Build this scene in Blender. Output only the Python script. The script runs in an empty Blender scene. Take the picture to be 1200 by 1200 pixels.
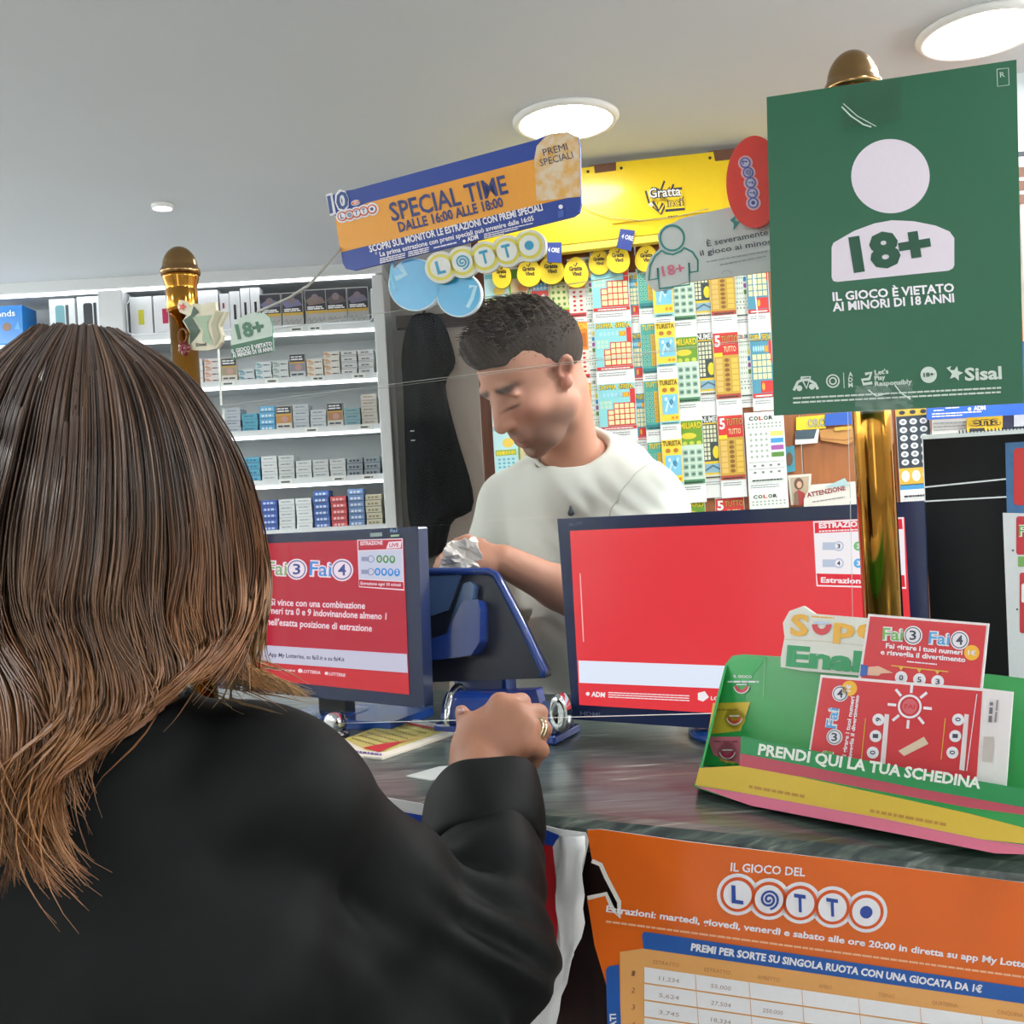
import bpy, bmesh, math, random
import numpy as np
from mathutils import Vector, Matrix

sc = bpy.context.scene
COL = sc.collection
PI = math.pi

# ------------------------------------------------------------------ camera, world, light, exposure
CZ = 1.48
CAMP = Vector((0, 0, CZ))
ROLL = math.radians(3.3)
R_ = Vector((math.cos(ROLL), 0, -math.sin(ROLL)))
U_ = Vector((math.sin(ROLL), 0, math.cos(ROLL)))
F_ = Vector((0, 1, 0))
cd = bpy.data.cameras.new('camera')
cam = bpy.data.objects.new('camera', cd)
COL.objects.link(cam)
cd.sensor_width = 36
cd.lens = 36.0
cd.clip_start = 0.05
m = Matrix.Identity(4)
for i in range(3):
    m[i][0] = R_[i]; m[i][1] = U_[i]; m[i][2] = -F_[i]; m[i][3] = CAMP[i]
cam.matrix_world = m
sc.camera = cam

w = bpy.data.worlds.new('world'); sc.world = w
w.use_nodes = True
w.node_tree.nodes['Background'].inputs[0].default_value = (0.9, 0.95, 1.0, 1)
w.node_tree.nodes['Background'].inputs[1].default_value = 0.15
sc.view_settings.view_transform = 'Standard'
sc.view_settings.look = 'None'
sc.view_settings.exposure = 0.3
sc.view_settings.gamma = 1.0
sc.view_settings.use_curve_mapping = False
sc.cycles.use_denoising = True
sc.cycles.max_bounces = 8
sc.cycles.transparent_max_bounces = 16
sc.cycles.sample_clamp_indirect = 4.0
sc.cycles.caustics_reflective = False
sc.cycles.caustics_refractive = False

CEIL = CZ + 0.90
def area(name, loc, size, power, col=(1, 1, 1), rot=(0, 0, 0), shape='DISK', sy=None):
    l = bpy.data.lights.new(name, 'AREA'); l.shape = shape; l.size = size
    if sy: l.size_y = sy
    l.energy = power; l.color = col
    o = bpy.data.objects.new(name, l); COL.objects.link(o); o.location = loc; o.rotation_euler = rot
    return o
# unseen downlights added outside the frame to light the room and back counter
for x, y, p in [(0.9, 0.3, 9), (-1.9, 0.6, 10), (-0.6, -0.9, 6), (1.3, -1.2, 7), (-2.4, 2.4, 40), (1.75, 2.3, 42), (0.95, 1.35, 16)]:
    area('added_downlight', (x, y, CEIL - 0.02), 0.22, p, (0.97, 0.99, 1.0))
# unseen light added behind the camera, for fill and a streak on the brass
area('rear_fill_light', (-0.8, -2.45, 1.35), 0.6, 8, (0.93, 0.97, 1.0), (math.radians(92), 0, 0), 'RECTANGLE', 1.9)
# lamps added out of view by the side and rear walls to brighten the ceiling
for x, y, sx_, sy_, p in [(-3.1, 0.8, 0.25, 5.0, 95), (2.7, 0.8, 0.25, 5.0, 125), (0, -2.4, 4.5, 0.25, 26)]:
    area('ceiling_fill_lamp', (x, y, 1.95), sx_, p, (0.96, 0.985, 1.0), (PI, 0, 0), 'RECTANGLE', sy_)

# ------------------------------------------------------------------ pixel frame -> world
def ray(px, py):
    return R_ * ((px - 600) / 1200) + U_ * ((600 - py) / 1200) + F_
def pt(px, py, d):
    return CAMP + ray(px, py) * d
def pz(px, py, z):
    r = ray(px, py)
    return CAMP + r * ((z - CZ) / r.z)
class Plane:
    def __init__(s, o, yaw=0, recline=0):
        a = math.radians(yaw); b = math.radians(recline)
        s.O = Vector(o); s.U = Vector((math.cos(a), -math.sin(a), 0))
        n0 = Vector((-math.sin(a), -math.cos(a), 0)); Z = Vector((0, 0, 1))
        s.V = Z * math.cos(b) - n0 * math.sin(b)
        s.N = n0 * math.cos(b) + Z * math.sin(b)
    def hit(s, px, py):
        r = ray(px, py)
        return CAMP + r * ((s.O - CAMP).dot(s.N) / r.dot(s.N))
    def uv(s, px, py):
        d = s.hit(px, py) - s.O
        return (d.dot(s.U), d.dot(s.V))
    def pos(s, u, v, w=0):
        return s.O + s.U * u + s.V * v + s.N * w
    def shifted(s, w):
        q = Plane((0, 0, 0)); q.U, q.V, q.N = s.U, s.V, s.N; q.O = s.O + s.N * w
        return q
TH = 28.0
_a = math.radians(TH)
CU = Vector((math.cos(_a), -math.sin(_a), 0)); CN = Vector((math.sin(_a), math.cos(_a), 0))
def ST(s, t, z):
    return CU * s + CN * t + Vector((0, 0, z))
def tplane(t, yaw=TH):
    return Plane(ST(0, t, 1.3), yaw)

# ------------------------------------------------------------------ materials
def lin(h):
    if isinstance(h, str):
        h = h.lstrip('#'); c = [int(h[i:i + 2], 16) / 255 for i in (0, 2, 4)]
    else:
        c = list(h)
    return tuple(x / 12.92 if x <= 0.04045 else ((x + 0.055) / 1.055) ** 2.4 for x in c)
_M = {}
def mat(name, hexc=None, rough=0.5, metal=0.0, noise=0.05, scale=60.0, bump=0.0, emit=0.0, coat=0.0, spec=0.5):
    if name in _M: return _M[name]
    m = bpy.data.materials.new(name); m.use_nodes = True
    nt = m.node_tree; b = nt.nodes['Principled BSDF']
    c = lin(hexc)
    b.inputs['Roughness'].default_value = rough
    b.inputs['Metallic'].default_value = metal
    b.inputs['Specular IOR Level'].default_value = spec
    b.inputs['Coat Weight'].default_value = coat
    b.inputs['Coat Roughness'].default_value = 0.08
    tc = nt.nodes.new('ShaderNodeTexCoord')
    nz = nt.nodes.new('ShaderNodeTexNoise'); nz.inputs['Scale'].default_value = scale; nz.inputs['Detail'].default_value = 3
    nt.links.new(tc.outputs['Object'], nz.inputs['Vector'])
    mx = nt.nodes.new('ShaderNodeMix'); mx.data_type = 'RGBA'
    mx.inputs['A'].default_value = (*[max(0, x * (1 - noise)) for x in c], 1)
    mx.inputs['B'].default_value = (*[min(1, x * (1 + noise)) for x in c], 1)
    nt.links.new(nz.outputs['Fac'], mx.inputs['Factor'])
    nt.links.new(mx.outputs['Result'], b.inputs['Base Color'])
    if emit:
        nt.links.new(mx.outputs['Result'], b.inputs['Emission Color'])
        b.inputs['Emission Strength'].default_value = emit
    if bump:
        bp = nt.nodes.new('ShaderNodeBump'); bp.inputs['Strength'].default_value = bump; bp.inputs['Distance'].default_value = 0.004
        nt.links.new(nz.outputs['Fac'], bp.inputs['Height']); nt.links.new(bp.outputs['Normal'], b.inputs['Normal'])
    _M[name] = m
    return m
def ink(hexc, rough=0.45):            # printed colour on paper or card
    return mat('ink_' + hexc.lstrip('#') + ('' if rough == 0.45 else '_%d' % int(rough * 100)), hexc, rough, noise=0.03, scale=200)
def lit(hexc, e=0.9):                 # a pixel colour of a lit screen
    n = 'screen_' + hexc.lstrip('#')
    if n not in _M:
        m = mat(n, '#0c0c0e', 0.2, noise=0.02); b = m.node_tree.nodes['Principled BSDF']
        b.inputs['Emission Color'].default_value = (*lin(hexc), 1); b.inputs['Emission Strength'].default_value = e
    return _M[n]
def ramp_mat(name, cols, scale=(1, 1, 1), rough=0.5, kind='NOISE', nscale=5.0, detail=8, dist=0.0, bump=0.0, coat=0.0):
    if name in _M: return _M[name]
    m = bpy.data.materials.new(name); m.use_nodes = True
    nt = m.node_tree; b = nt.nodes['Principled BSDF']
    b.inputs['Roughness'].default_value = rough; b.inputs['Coat Weight'].default_value = coat; b.inputs['Coat Roughness'].default_value = 0.08
    tc = nt.nodes.new('ShaderNodeTexCoord'); mp = nt.nodes.new('ShaderNodeMapping')
    mp.inputs['Rotation'].default_value = (0, 0, math.radians(TH))
    mp.inputs['Scale'].default_value = scale
    nt.links.new(tc.outputs['Object'], mp.inputs['Vector'])
    if kind == 'NOISE':
        t = nt.nodes.new('ShaderNodeTexNoise'); t.inputs['Scale'].default_value = nscale; t.inputs['Detail'].default_value = detail
        t.inputs['Distortion'].default_value = dist
    else:
        t = nt.nodes.new('ShaderNodeTexWave'); t.inputs['Scale'].default_value = nscale; t.inputs['Distortion'].default_value = dist
        t.inputs['Detail'].default_value = detail
    nt.links.new(mp.outputs['Vector'], t.inputs['Vector'])
    r = nt.nodes.new('ShaderNodeValToRGB'); cr = r.color_ramp
    while len(cr.elements) < len(cols): cr.elements.new(0.5)
    for e, (p, c) in zip(cr.elements, cols): e.position = p; e.color = (*lin(c), 1)
    nt.links.new(t.outputs['Fac'], r.inputs['Fac']); nt.links.new(r.outputs['Color'], b.inputs['Base Color'])
    if bump:
        bp = nt.nodes.new('ShaderNodeBump'); bp.inputs['Strength'].default_value = bump; bp.inputs['Distance'].default_value = 0.003
        nt.links.new(t.outputs['Fac'], bp.inputs['Height']); nt.links.new(bp.outputs['Normal'], b.inputs['Normal'])
    _M[name] = m
    return m
def clear_mat(name, tint=(1, 1, 1), ior=1.45, base=0.0, rough=0.0):
    if name in _M: return _M[name]
    m = bpy.data.materials.new(name); m.use_nodes = True
    nt = m.node_tree; nt.nodes.remove(nt.nodes['Principled BSDF'])
    tr = nt.nodes.new('ShaderNodeBsdfTransparent'); tr.inputs[0].default_value = (*tint, 1)
    gl = nt.nodes.new('ShaderNodeBsdfGlossy'); gl.inputs['Roughness'].default_value = rough
    lw = nt.nodes.new('ShaderNodeLayerWeight'); lw.inputs['Blend'].default_value = 0.5
    pw = nt.nodes.new('ShaderNodeMath'); pw.operation = 'POWER'; pw.inputs[1].default_value = 5
    ml = nt.nodes.new('ShaderNodeMath'); ml.operation = 'MULTIPLY_ADD'; ml.inputs[1].default_value = 0.6; ml.inputs[2].default_value = ((ior - 1) / (ior + 1)) ** 2 + base
    mx = nt.nodes.new('ShaderNodeMixShader')
    nt.links.new(lw.outputs['Facing'], pw.inputs[0]); nt.links.new(pw.outputs[0], ml.inputs[0]); nt.links.new(ml.outputs[0], mx.inputs[0])
    nt.links.new(tr.outputs[0], mx.inputs[1]); nt.links.new(gl.outputs[0], mx.inputs[2])
    nt.links.new(mx.outputs[0], nt.nodes['Material Output'].inputs['Surface'])
    _M[name] = m
    return m
def attr_mat(name, rough=0.5, bump=0.0, nscale=300, sss=0.0, coat=0.0, spec=0.5):   # base colour from the mesh colour attribute 'tone'
    if name in _M: return _M[name]
    m = bpy.data.materials.new(name); m.use_nodes = True
    nt = m.node_tree; b = nt.nodes['Principled BSDF']
    a = nt.nodes.new('ShaderNodeAttribute'); a.attribute_name = 'tone'
    nz = nt.nodes.new('ShaderNodeTexNoise'); nz.inputs['Scale'].default_value = nscale
    hs = nt.nodes.new('ShaderNodeMix'); hs.data_type = 'RGBA'; hs.blend_type = 'MULTIPLY'; hs.inputs['Factor'].default_value = 0.25
    nt.links.new(a.outputs['Color'], hs.inputs['A']); nt.links.new(nz.outputs['Fac'], hs.inputs['B'])
    nt.links.new(hs.outputs['Result'], b.inputs['Base Color'])
    b.inputs['Roughness'].default_value = rough; b.inputs['Specular IOR Level'].default_value = spec
    b.inputs['Coat Weight'].default_value = coat; b.inputs['Coat Roughness'].default_value = 0.3
    if sss:
        b.inputs['Subsurface Weight'].default_value = sss; b.inputs['Subsurface Radius'].default_value = (0.01, 0.004, 0.002)
        b.inputs['Subsurface Scale'].default_value = 0.5
    if bump:
        bp = nt.nodes.new('ShaderNodeBump'); bp.inputs['Strength'].default_value = bump; bp.inputs['Distance'].default_value = 0.002
        nt.links.new(nz.outputs['Fac'], bp.inputs['Height']); nt.links.new(bp.outputs['Normal'], b.inputs['Normal'])
    _M[name] = m
    return m

# ------------------------------------------------------------------ objects
WL = {}                                # world position of every empty
def tag(o, label=None, cat=None, group=None, kind=None):
    if label: o['label'] = label
    if cat: o['category'] = cat
    if group: o['group'] = group
    if kind: o['kind'] = kind
    return o
def thing(name, label, cat, loc, group=None):
    o = bpy.data.objects.new(name, None); COL.objects.link(o)
    o.location = loc; o.empty_display_size = 0.02
    WL[o] = Vector(loc)
    return tag(o, label, cat, group)
def link_mesh(name, me, parent=None):
    o = bpy.data.objects.new(name, me); COL.objects.link(o)
    if parent is not None:
        o.parent = parent
        if parent in WL: o.matrix_parent_inverse = Matrix.Translation(-WL[parent])
    return o
class MB:                              # collects shapes into ONE mesh
    def __init__(s): s.v = []; s.f = []; s.m = []; s.mats = []; s.sm = []
    def mi(s, m):
        if m not in s.mats: s.mats.append(m)
        return s.mats.index(m)
    def add(s, vs, fs, m, smooth=False):
        k = len(s.v); i = s.mi(m)
        s.v += [tuple(v) for v in vs]
        for f in fs: s.f.append([a + k for a in f]); s.m.append(i); s.sm.append(smooth)
    def box(s, c, size, m, R=None):
        c = Vector(c); vs = []
        for z in (-.5, .5):
            for y in (-.5, .5):
                for x in (-.5, .5):
                    p = Vector((x * size[0], y * size[1], z * size[2]))
                    vs.append(c + (R @ p if R else p))
        s.add(vs, [(0, 2, 3, 1), (4, 5, 7, 6), (0, 1, 5, 4), (2, 6, 7, 3), (0, 4, 6, 2), (1, 3, 7, 5)], m)
    def tube(s, pts, rad, m, n=12, caps=True, smooth=True, flat=None):
        pts = [Vector(p) for p in pts]; k = len(pts)
        if not hasattr(rad, '__len__'): rad = [rad] * k
        vs = []; fs = []; prev = None
        for i, p in enumerate(pts):
            t = (pts[min(i + 1, k - 1)] - pts[max(i - 1, 0)]).normalized()
            if prev is None:
                a = Vector((0, 0, 1)) if abs(t.z) < 0.9 else Vector((1, 0, 0))
                x = t.cross(a).normalized()
            else:
                x = (prev - t * prev.dot(t)).normalized()
            prev = x; y = t.cross(x)
            for j in range(n):
                q = 2 * PI * j / n
                vs.append(p + (x * math.cos(q) + y * math.sin(q)) * rad[i])
        for i in range(k - 1):
            for j in range(n):
                a = i * n + j; b = i * n + (j + 1) % n
                fs.append((a, b, b + n, a + n))
        if caps:
            fs.append(tuple(reversed(range(n)))); fs.append(tuple((k - 1) * n + j for j in range(n)))
        s.add(vs, fs, m, smooth)
    def lathe(s, prof, c, m, n=32, smooth=True, axis=None):
        c = Vector(c); vs = []; fs = []; k = len(prof)
        X, Y, Z = (Vector((1, 0, 0)), Vector((0, 1, 0)), Vector((0, 0, 1)))
        if axis is not None:
            Z = Vector(axis).normalized(); X = Z.orthogonal().normalized(); Y = Z.cross(X)
        for r, z in prof:
            for j in range(n):
                q = 2 * PI * j / n
                vs.append(c + X * (r * math.cos(q)) + Y * (r * math.sin(q)) + Z * z)
        for i in range(k - 1):
            for j in range(n):
                a = i * n + j; b = i * n + (j + 1) % n
                fs.append((a, b, b + n, a + n))
        fs.append(tuple(reversed(range(n)))); fs.append(tuple((k - 1) * n + j for j in range(n)))
        s.add(vs, fs, m, smooth)
    def prism(s, front, back, m, mside=None):
        n = len(front)
        s.add(front, [tuple(range(n))], m)
        s.add(list(back), [tuple(reversed(range(n)))], m)
        s.add(list(front) + list(back), [(i, i + n, (i + 1) % n + n, (i + 1) % n) for i in range(n)], mside or m)
    def build(s, name, parent=None, bevel=0, seg=2, fix=True):
        me = bpy.data.meshes.new(name)
        me.from_pydata(s.v, [], s.f)
        for m in s.mats: me.materials.append(m)
        me.polygons.foreach_set('material_index', s.m)
        me.polygons.foreach_set('use_smooth', s.sm)
        if fix:
            bm = bmesh.new(); bm.from_mesh(me); bmesh.ops.recalc_face_normals(bm, faces=bm.faces); bm.to_mesh(me); bm.free()
        me.update()
        o = link_mesh(name, me, parent)
        if bevel:
            b = o.modifiers.new('bevel', 'BEVEL'); b.width = bevel; b.segments = seg; b.limit_method = 'ANGLE'
        return o

# ------------------------------------------------------------------ flat printed artwork on a real plane
_T = {}
def text_geo(s, bold=0.0, shear=0.0):
    key = (s, bold, shear)
    if key in _T: return _T[key]
    cu = bpy.data.curves.new('t', 'FONT'); cu.body = s; cu.size = 1; cu.offset = bold; cu.shear = shear; cu.resolution_u = 2
    ob = bpy.data.objects.new('t', cu); COL.objects.link(ob)
    dg = bpy.context.evaluated_depsgraph_get()
    me = ob.evaluated_get(dg).to_mesh()
    vs = [(v.co.x, v.co.y) for v in me.vertices]; fs = [tuple(p.vertices) for p in me.polygons]
    ob.evaluated_get(dg).to_mesh_clear()
    bpy.data.objects.remove(ob); bpy.data.curves.remove(cu)
    x0 = min(v[0] for v in vs); x1 = max(v[0] for v in vs)
    _T[key] = ([(x - x0, y) for x, y in vs], fs, x1 - x0)
    return _T[key]
CAPH = max(v[1] for v in text_geo('H')[0])
def arc(cx, cy, rx, ry=None, a0=0, a1=360, n=28):
    ry = rx if ry is None else ry
    e = 0 if abs(a1 - a0) >= 360 else 1
    return [(cx + rx * math.cos(math.radians(a0 + (a1 - a0) * i / n)), cy + ry * math.sin(math.radians(a0 + (a1 - a0) * i / n))) for i in range(n + e)]
def rrect(x0, y0, x1, y1, r, n=5):
    p = []
    for cx, cy, a in ((x1 - r, y1 - r, 0), (x0 + r, y1 - r, 90), (x0 + r, y0 + r, 180), (x1 - r, y0 + r, 270)):
        p += arc(cx, cy, r, r, a, a + 90, n)
    return p
def quadmap(q):                        # unit square (x right, y down) -> quad TL TR BR BL
    def f(x, y):
        a = (1 - x) * (1 - y); b = x * (1 - y); c = x * y; d = (1 - x) * y
        return (q[0][0] * a + q[1][0] * b + q[2][0] * c + q[3][0] * d, q[0][1] * a + q[1][1] * b + q[2][1] * c + q[3][1] * d)
    return f
class Art:
    EPS = 0.0004; zmin = None
    def __init__(s, plane, mp=None):
        s.p = plane; s.b = MB(); s.mp = mp or plane.uv
    def P(s, q, l):
        u, v = s.mp(*q)
        p = s.p.pos(u, v, 0.0004 + l * s.EPS)
        if s.zmin and p.z < s.zmin: p.z = s.zmin
        return p
    def poly(s, pts, m, l=0):
        s.b.add([s.P(q, l) for q in pts], [tuple(range(len(pts)))], m)
    def rect(s, x0, y0, x1, y1, m, l=0): s.poly([(x0, y0), (x1, y0), (x1, y1), (x0, y1)], m, l)
    def disc(s, cx, cy, r, m, l=0, ry=None, n=28): s.poly(arc(cx, cy, r, ry, n=n), m, l)
    def band(s, a, b, m, l=0, closed=False):
        n = len(a); k = n if closed else n - 1
        s.b.add([s.P(q, l) for q in a] + [s.P(q, l) for q in b], [(i, (i + 1) % n, (i + 1) % n + n, i + n) for i in range(k)], m)
    def ring(s, cx, cy, r0, r1, m, l=0, ratio=1.0, a0=0, a1=360):
        s.band(arc(cx, cy, r0, r0 * ratio, a0, a1), arc(cx, cy, r1, r1 * ratio, a0, a1), m, l, closed=abs(a1 - a0) >= 360)
    def line(s, pts, wd, m, l=0):
        a = []; b = []; n = len(pts)
        for i, (x, y) in enumerate(pts):
            x0, y0 = pts[max(i - 1, 0)]; x1, y1 = pts[min(i + 1, n - 1)]
            d = math.hypot(x1 - x0, y1 - y0) or 1
            nx, ny = -(y1 - y0) / d * wd / 2, (x1 - x0) / d * wd / 2
            a.append((x + nx, y + ny)); b.append((x - nx, y - ny))
        s.band(a, b, m, l)
    def text(s, t, p0, p1, h, m, l=1, bold=0.0, shear=0.0, up=None):
        """baseline from p0 to p1, capital height h, all in the artwork's own units (y down)"""
        vs, fs, W = text_geo(t, bold, shear)
        dx, dy = (p1[0] - p0[0]) / W, (p1[1] - p0[1]) / W
        if up is None:
            L = math.hypot(p1[0] - p0[0], p1[1] - p0[1]); up = ((p1[1] - p0[1]) / L, -(p1[0] - p0[0]) / L)
        k = h / CAPH
        s.b.add([s.P((p0[0] + x * dx + up[0] * y * k, p0[1] + x * dy + up[1] * y * k), l) for x, y in vs], fs, m)
    def greek(s, p0, p1, h, m, l=1, seed=0, words=(2, 6)):
        """unreadable small print as a row of short dashes"""
        rd = random.Random(seed); L = math.hypot(p1[0] - p0[0], p1[1] - p0[1])
        ex, ey = (p1[0] - p0[0]) / L, (p1[1] - p0[1]) / L; x = 0
        while x < L:
            q = min(L, x + h * rd.uniform(*words)); 
            a = (p0[0] + ex * x, p0[1] + ey * x); b = (p0[0] + ex * q, p0[1] + ey * q); nx, ny = ey * h, -ex * h
            s.poly([a, b, (b[0] + nx, b[1] + ny), (a[0] + nx, a[1] + ny)], m, l)
            x = q + h * 0.5
    def build(s, name, parent):
        return s.b.build(name, parent, fix=False)
def slab(plane, outline, th, m, mside=None, mp=None, b=None, zmin=None):
    b = b or MB(); mp = mp or plane.uv
    uv = [mp(*q) for q in outline]
    fr = [plane.pos(u, v, 0) for u, v in uv]; bk = [plane.pos(u, v, -th) for u, v in uv]
    if zmin:
        for p in fr + bk: p.z = max(p.z, zmin)
    b.prism(fr, bk, m, mside)
    return b
def sign(name, label, cat, plane, outline, th, m, group=None, board='board', mside=None):
    ps = [plane.hit(*q) for q in outline]
    c = sum(ps, Vector()) / len(ps); c.z = min(p.z for p in ps)
    t = thing(name, label, cat, c, group)
    slab(plane, outline, th, m, mside).build(board, t)
    return t, Art(plane)
def lotto_caps(A, cs, r, outer, ring_, inner, letter, l=1, ratio=1.0, up=(0, -1), k=(1.0, 0.84, 0.68)):
    """the row of five linked discs L O T T O: letters, a spiral and a dot"""
    for c in cs: A.disc(c[0], c[1], r * k[0], outer, l, ry=r * k[0] * ratio)
    for c in cs: A.disc(c[0], c[1], r * k[1], ring_, l + 1, ry=r * k[1] * ratio)
    for c in cs: A.disc(c[0], c[1], r * k[2], inner, l + 2, ry=r * k[2] * ratio)
    ex, ey = cs[1][0] - cs[0][0], cs[1][1] - cs[0][1]; L = math.hypot(ex, ey); ex /= L; ey /= L
    h = r * 0.78
    for i, ch in ((0, 'L'), (2, 'T'), (3, 'T')):
        x, y = cs[i]; q = h * 0.36
        b = (x - up[0] * h / 2, y - up[1] * h / 2)
        A.text(ch, (b[0] - ex * q, b[1] - ey * q), (b[0] + ex * q, b[1] + ey * q), h, letter, l + 3, bold=0.035, up=up)
    x, y = cs[1]
    sp = [(x + (0.05 + 0.42 * t / 40) * r * math.cos(t * 0.35), y + (0.05 + 0.42 * t / 40) * r * ratio * math.sin(t * 0.35)) for t in range(41)]
    A.line(sp, r * 0.11, letter, l + 3)
    A.disc(cs[4][0], cs[4][1], r * 0.3, letter, l + 3, ry=r * 0.3 * ratio)
def fai_logo(A, x0, y0, x1, y1, h, num, green, white, navy, l=2):
    """'Fai' with a numeral in a ringed disc; baseline (x0,y0)-(x1,y1) for the whole logo"""
    dx, dy = x1 - x0, y1 - y0
    a = (x0, y0); b = (x0 + dx * 0.52, y0 + dy * 0.52)
    A.text('Fai', a, b, h, white, l, bold=0.075)
    A.text('Fai', a, b, h, green, l + 1, bold=0.01)
    cx, cy = x0 + dx * 0.78, y0 + dy * 0.78 - h * 0.5
    r = h * 0.82
    A.disc(cx, cy, r, white, l); A.ring(cx, cy, r * 0.86, r * 0.76, navy, l + 1)
    w_ = h * 0.33
    A.text(str(num), (cx - w_ * 0.9, cy + h * 0.38), (cx + w_ * 0.9, cy + h * 0.38), h * 0.78, navy, l + 1, bold=0.02)

# ------------------------------------------------------------------ implicit surfaces for bodies and cloth
class Field:
    def __init__(s, lo, hi, res):
        s.lo = np.array(lo, float); s.res = res
        s.n = np.ceil((np.array(hi) - s.lo) / res).astype(int) + 1
        s.f = np.full(tuple(s.n), 0.2, np.float32)
    def win(s, lo, hi):
        a = np.clip(np.floor((np.array(lo) - s.lo) / s.res).astype(int), 0, s.n)
        b = np.clip(np.ceil((np.array(hi) - s.lo) / s.res).astype(int) + 1, 0, s.n)
        if np.any(b <= a): return None, None
        ax = [(s.lo[i] + s.res * np.arange(a[i], b[i])).astype(np.float32) for i in range(3)]
        X, Y, Z = np.meshgrid(*ax, indexing='ij', sparse=True)
        return tuple(slice(a[i], b[i]) for i in range(3)), (X, Y, Z)
    def mix(s, sl, d, k, sub=False):
        f = s.f[sl]
        if sub:
            f = -f
            h = np.maximum(k - np.abs(f - d), 0) / k if k > 0 else 0
            s.f[sl] = -(np.minimum(f, d) - h * h * k * 0.25)
        else:
            h = np.maximum(k - np.abs(f - d), 0) / k if k > 0 else 0
            s.f[sl] = np.minimum(f, d) - h * h * k * 0.25
    def ell(s, c, r, R=None, k=0.01, sub=False):
        c = np.array(c, float); r = np.array(r, float); q = (max(r) if R is not None else r) + k + 0.012
        sl, g = s.win(c - q, c + q)
        if sl is None: return
        x, y, z = g[0] - c[0], g[1] - c[1], g[2] - c[2]
        if R is not None:
            x, y, z = (x * R[0][i] + y * R[1][i] + z * R[2][i] for i in range(3))
        k0 = np.sqrt((x / r[0]) ** 2 + (y / r[1]) ** 2 + (z / r[2]) ** 2)
        k1 = np.sqrt((x / r[0] ** 2) ** 2 + (y / r[1] ** 2) ** 2 + (z / r[2] ** 2) ** 2) + 1e-9
        s.mix(sl, k0 * (k0 - 1) / k1, k, sub)
    def cone(s, a, b, ra, rb, k=0.01, sub=False):
        a = np.array(a, float); b = np.array(b, float); q = max(ra, rb) + k + 0.012
        sl, g = s.win(np.minimum(a, b) - q, np.maximum(a, b) + q)
        if sl is None: return
        ba = b - a; x, y, z = g[0] - a[0], g[1] - a[1], g[2] - a[2]
        h = np.clip((x * ba[0] + y * ba[1] + z * ba[2]) / (ba @ ba), 0, 1)
        d = np.sqrt((x - h * ba[0]) ** 2 + (y - h * ba[1]) ** 2 + (z - h * ba[2]) ** 2) - (ra + (rb - ra) * h)
        s.mix(sl, d, k, sub)
    def chain(s, pts, k=0.008):
        for (a, ra), (b, rb) in zip(pts[:-1], pts[1:]): s.cone(a, b, ra, rb, k)
    def cut(s, p, n, lo, hi):          # remove the half space on the side n points to, inside a window
        sl, g = s.win(lo, hi)
        if sl is None: return
        d = (g[0] - p[0]) * n[0] + (g[1] - p[1]) * n[1] + (g[2] - p[2]) * n[2]
        s.f[sl] = np.maximum(s.f[sl], d)
    def bumps(s, amp, fn):
        X, Y, Z = s.win(s.lo, s.lo + s.res * (s.n - 1))[1]
        near = np.abs(s.f) < 0.03
        d = fn(X, Y, Z).astype(np.float32) * amp
        s.f = np.where(near, s.f + np.broadcast_to(d, s.f.shape), s.f)
    def mesh(s):
        f = s.f; ins = f < 0
        c = np.zeros(tuple(np.array(f.shape) - 1), np.int8)
        off = [(i, j, k) for i in (0, 1) for j in (0, 1) for k in (0, 1)]
        for i, j, k in off:
            c += ins[i:f.shape[0] - 1 + i, j:f.shape[1] - 1 + j, k:f.shape[2] - 1 + k]
        act = np.argwhere((c > 0) & (c < 8))
        idx = -np.ones(c.shape, np.int64); idx[tuple(act.T)] = np.arange(len(act))
        P = np.zeros((len(act), 3)); N = np.zeros(len(act))
        for ax in range(3):
            e = np.zeros(3, int); e[ax] = 1
            o1, o2 = [q for q in range(3) if q != ax]
            for u in (0, 1):
                for v in (0, 1):
                    o = np.zeros(3, int); o[o1] = u; o[o2] = v
                    a = act + o; b = a + e
                    fa = f[tuple(a.T)]; fb = f[tuple(b.T)]
                    mk = (fa < 0) != (fb < 0)
                    t = np.where(mk, fa / np.where(mk, fa - fb, 1), 0)
                    p = a + t[:, None] * e
                    P[mk] += p[mk]; N[mk] += 1
        V = s.lo + s.res * P / N[:, None]
        F = []
        for ax in range(3):
            o1, o2 = (ax + 1) % 3, (ax + 2) % 3
            sa = [slice(None)] * 3; sb = [slice(None)] * 3
            sa[ax] = slice(0, -1); sb[ax] = slice(1, None)
            A = ins[tuple(sa)]; B = ins[tuple(sb)]
            ed = np.argwhere(A != B)
            ok = (ed[:, o1] > 0) & (ed[:, o2] > 0) & (ed[:, o1] < c.shape[o1]) & (ed[:, o2] < c.shape[o2])
            ed = ed[ok]
            e1 = np.zeros(3, int); e1[o1] = 1; e2 = np.zeros(3, int); e2[o2] = 1
            q = np.stack([idx[tuple((ed - e1 - e2).T)], idx[tuple((ed - e2).T)], idx[tuple(ed.T)], idx[tuple((ed - e1).T)]], 1)
            fl = ~A[tuple(ed.T)]
            q[fl] = q[fl][:, ::-1]
            F.append(q)
        return V, np.concatenate(F)
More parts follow.
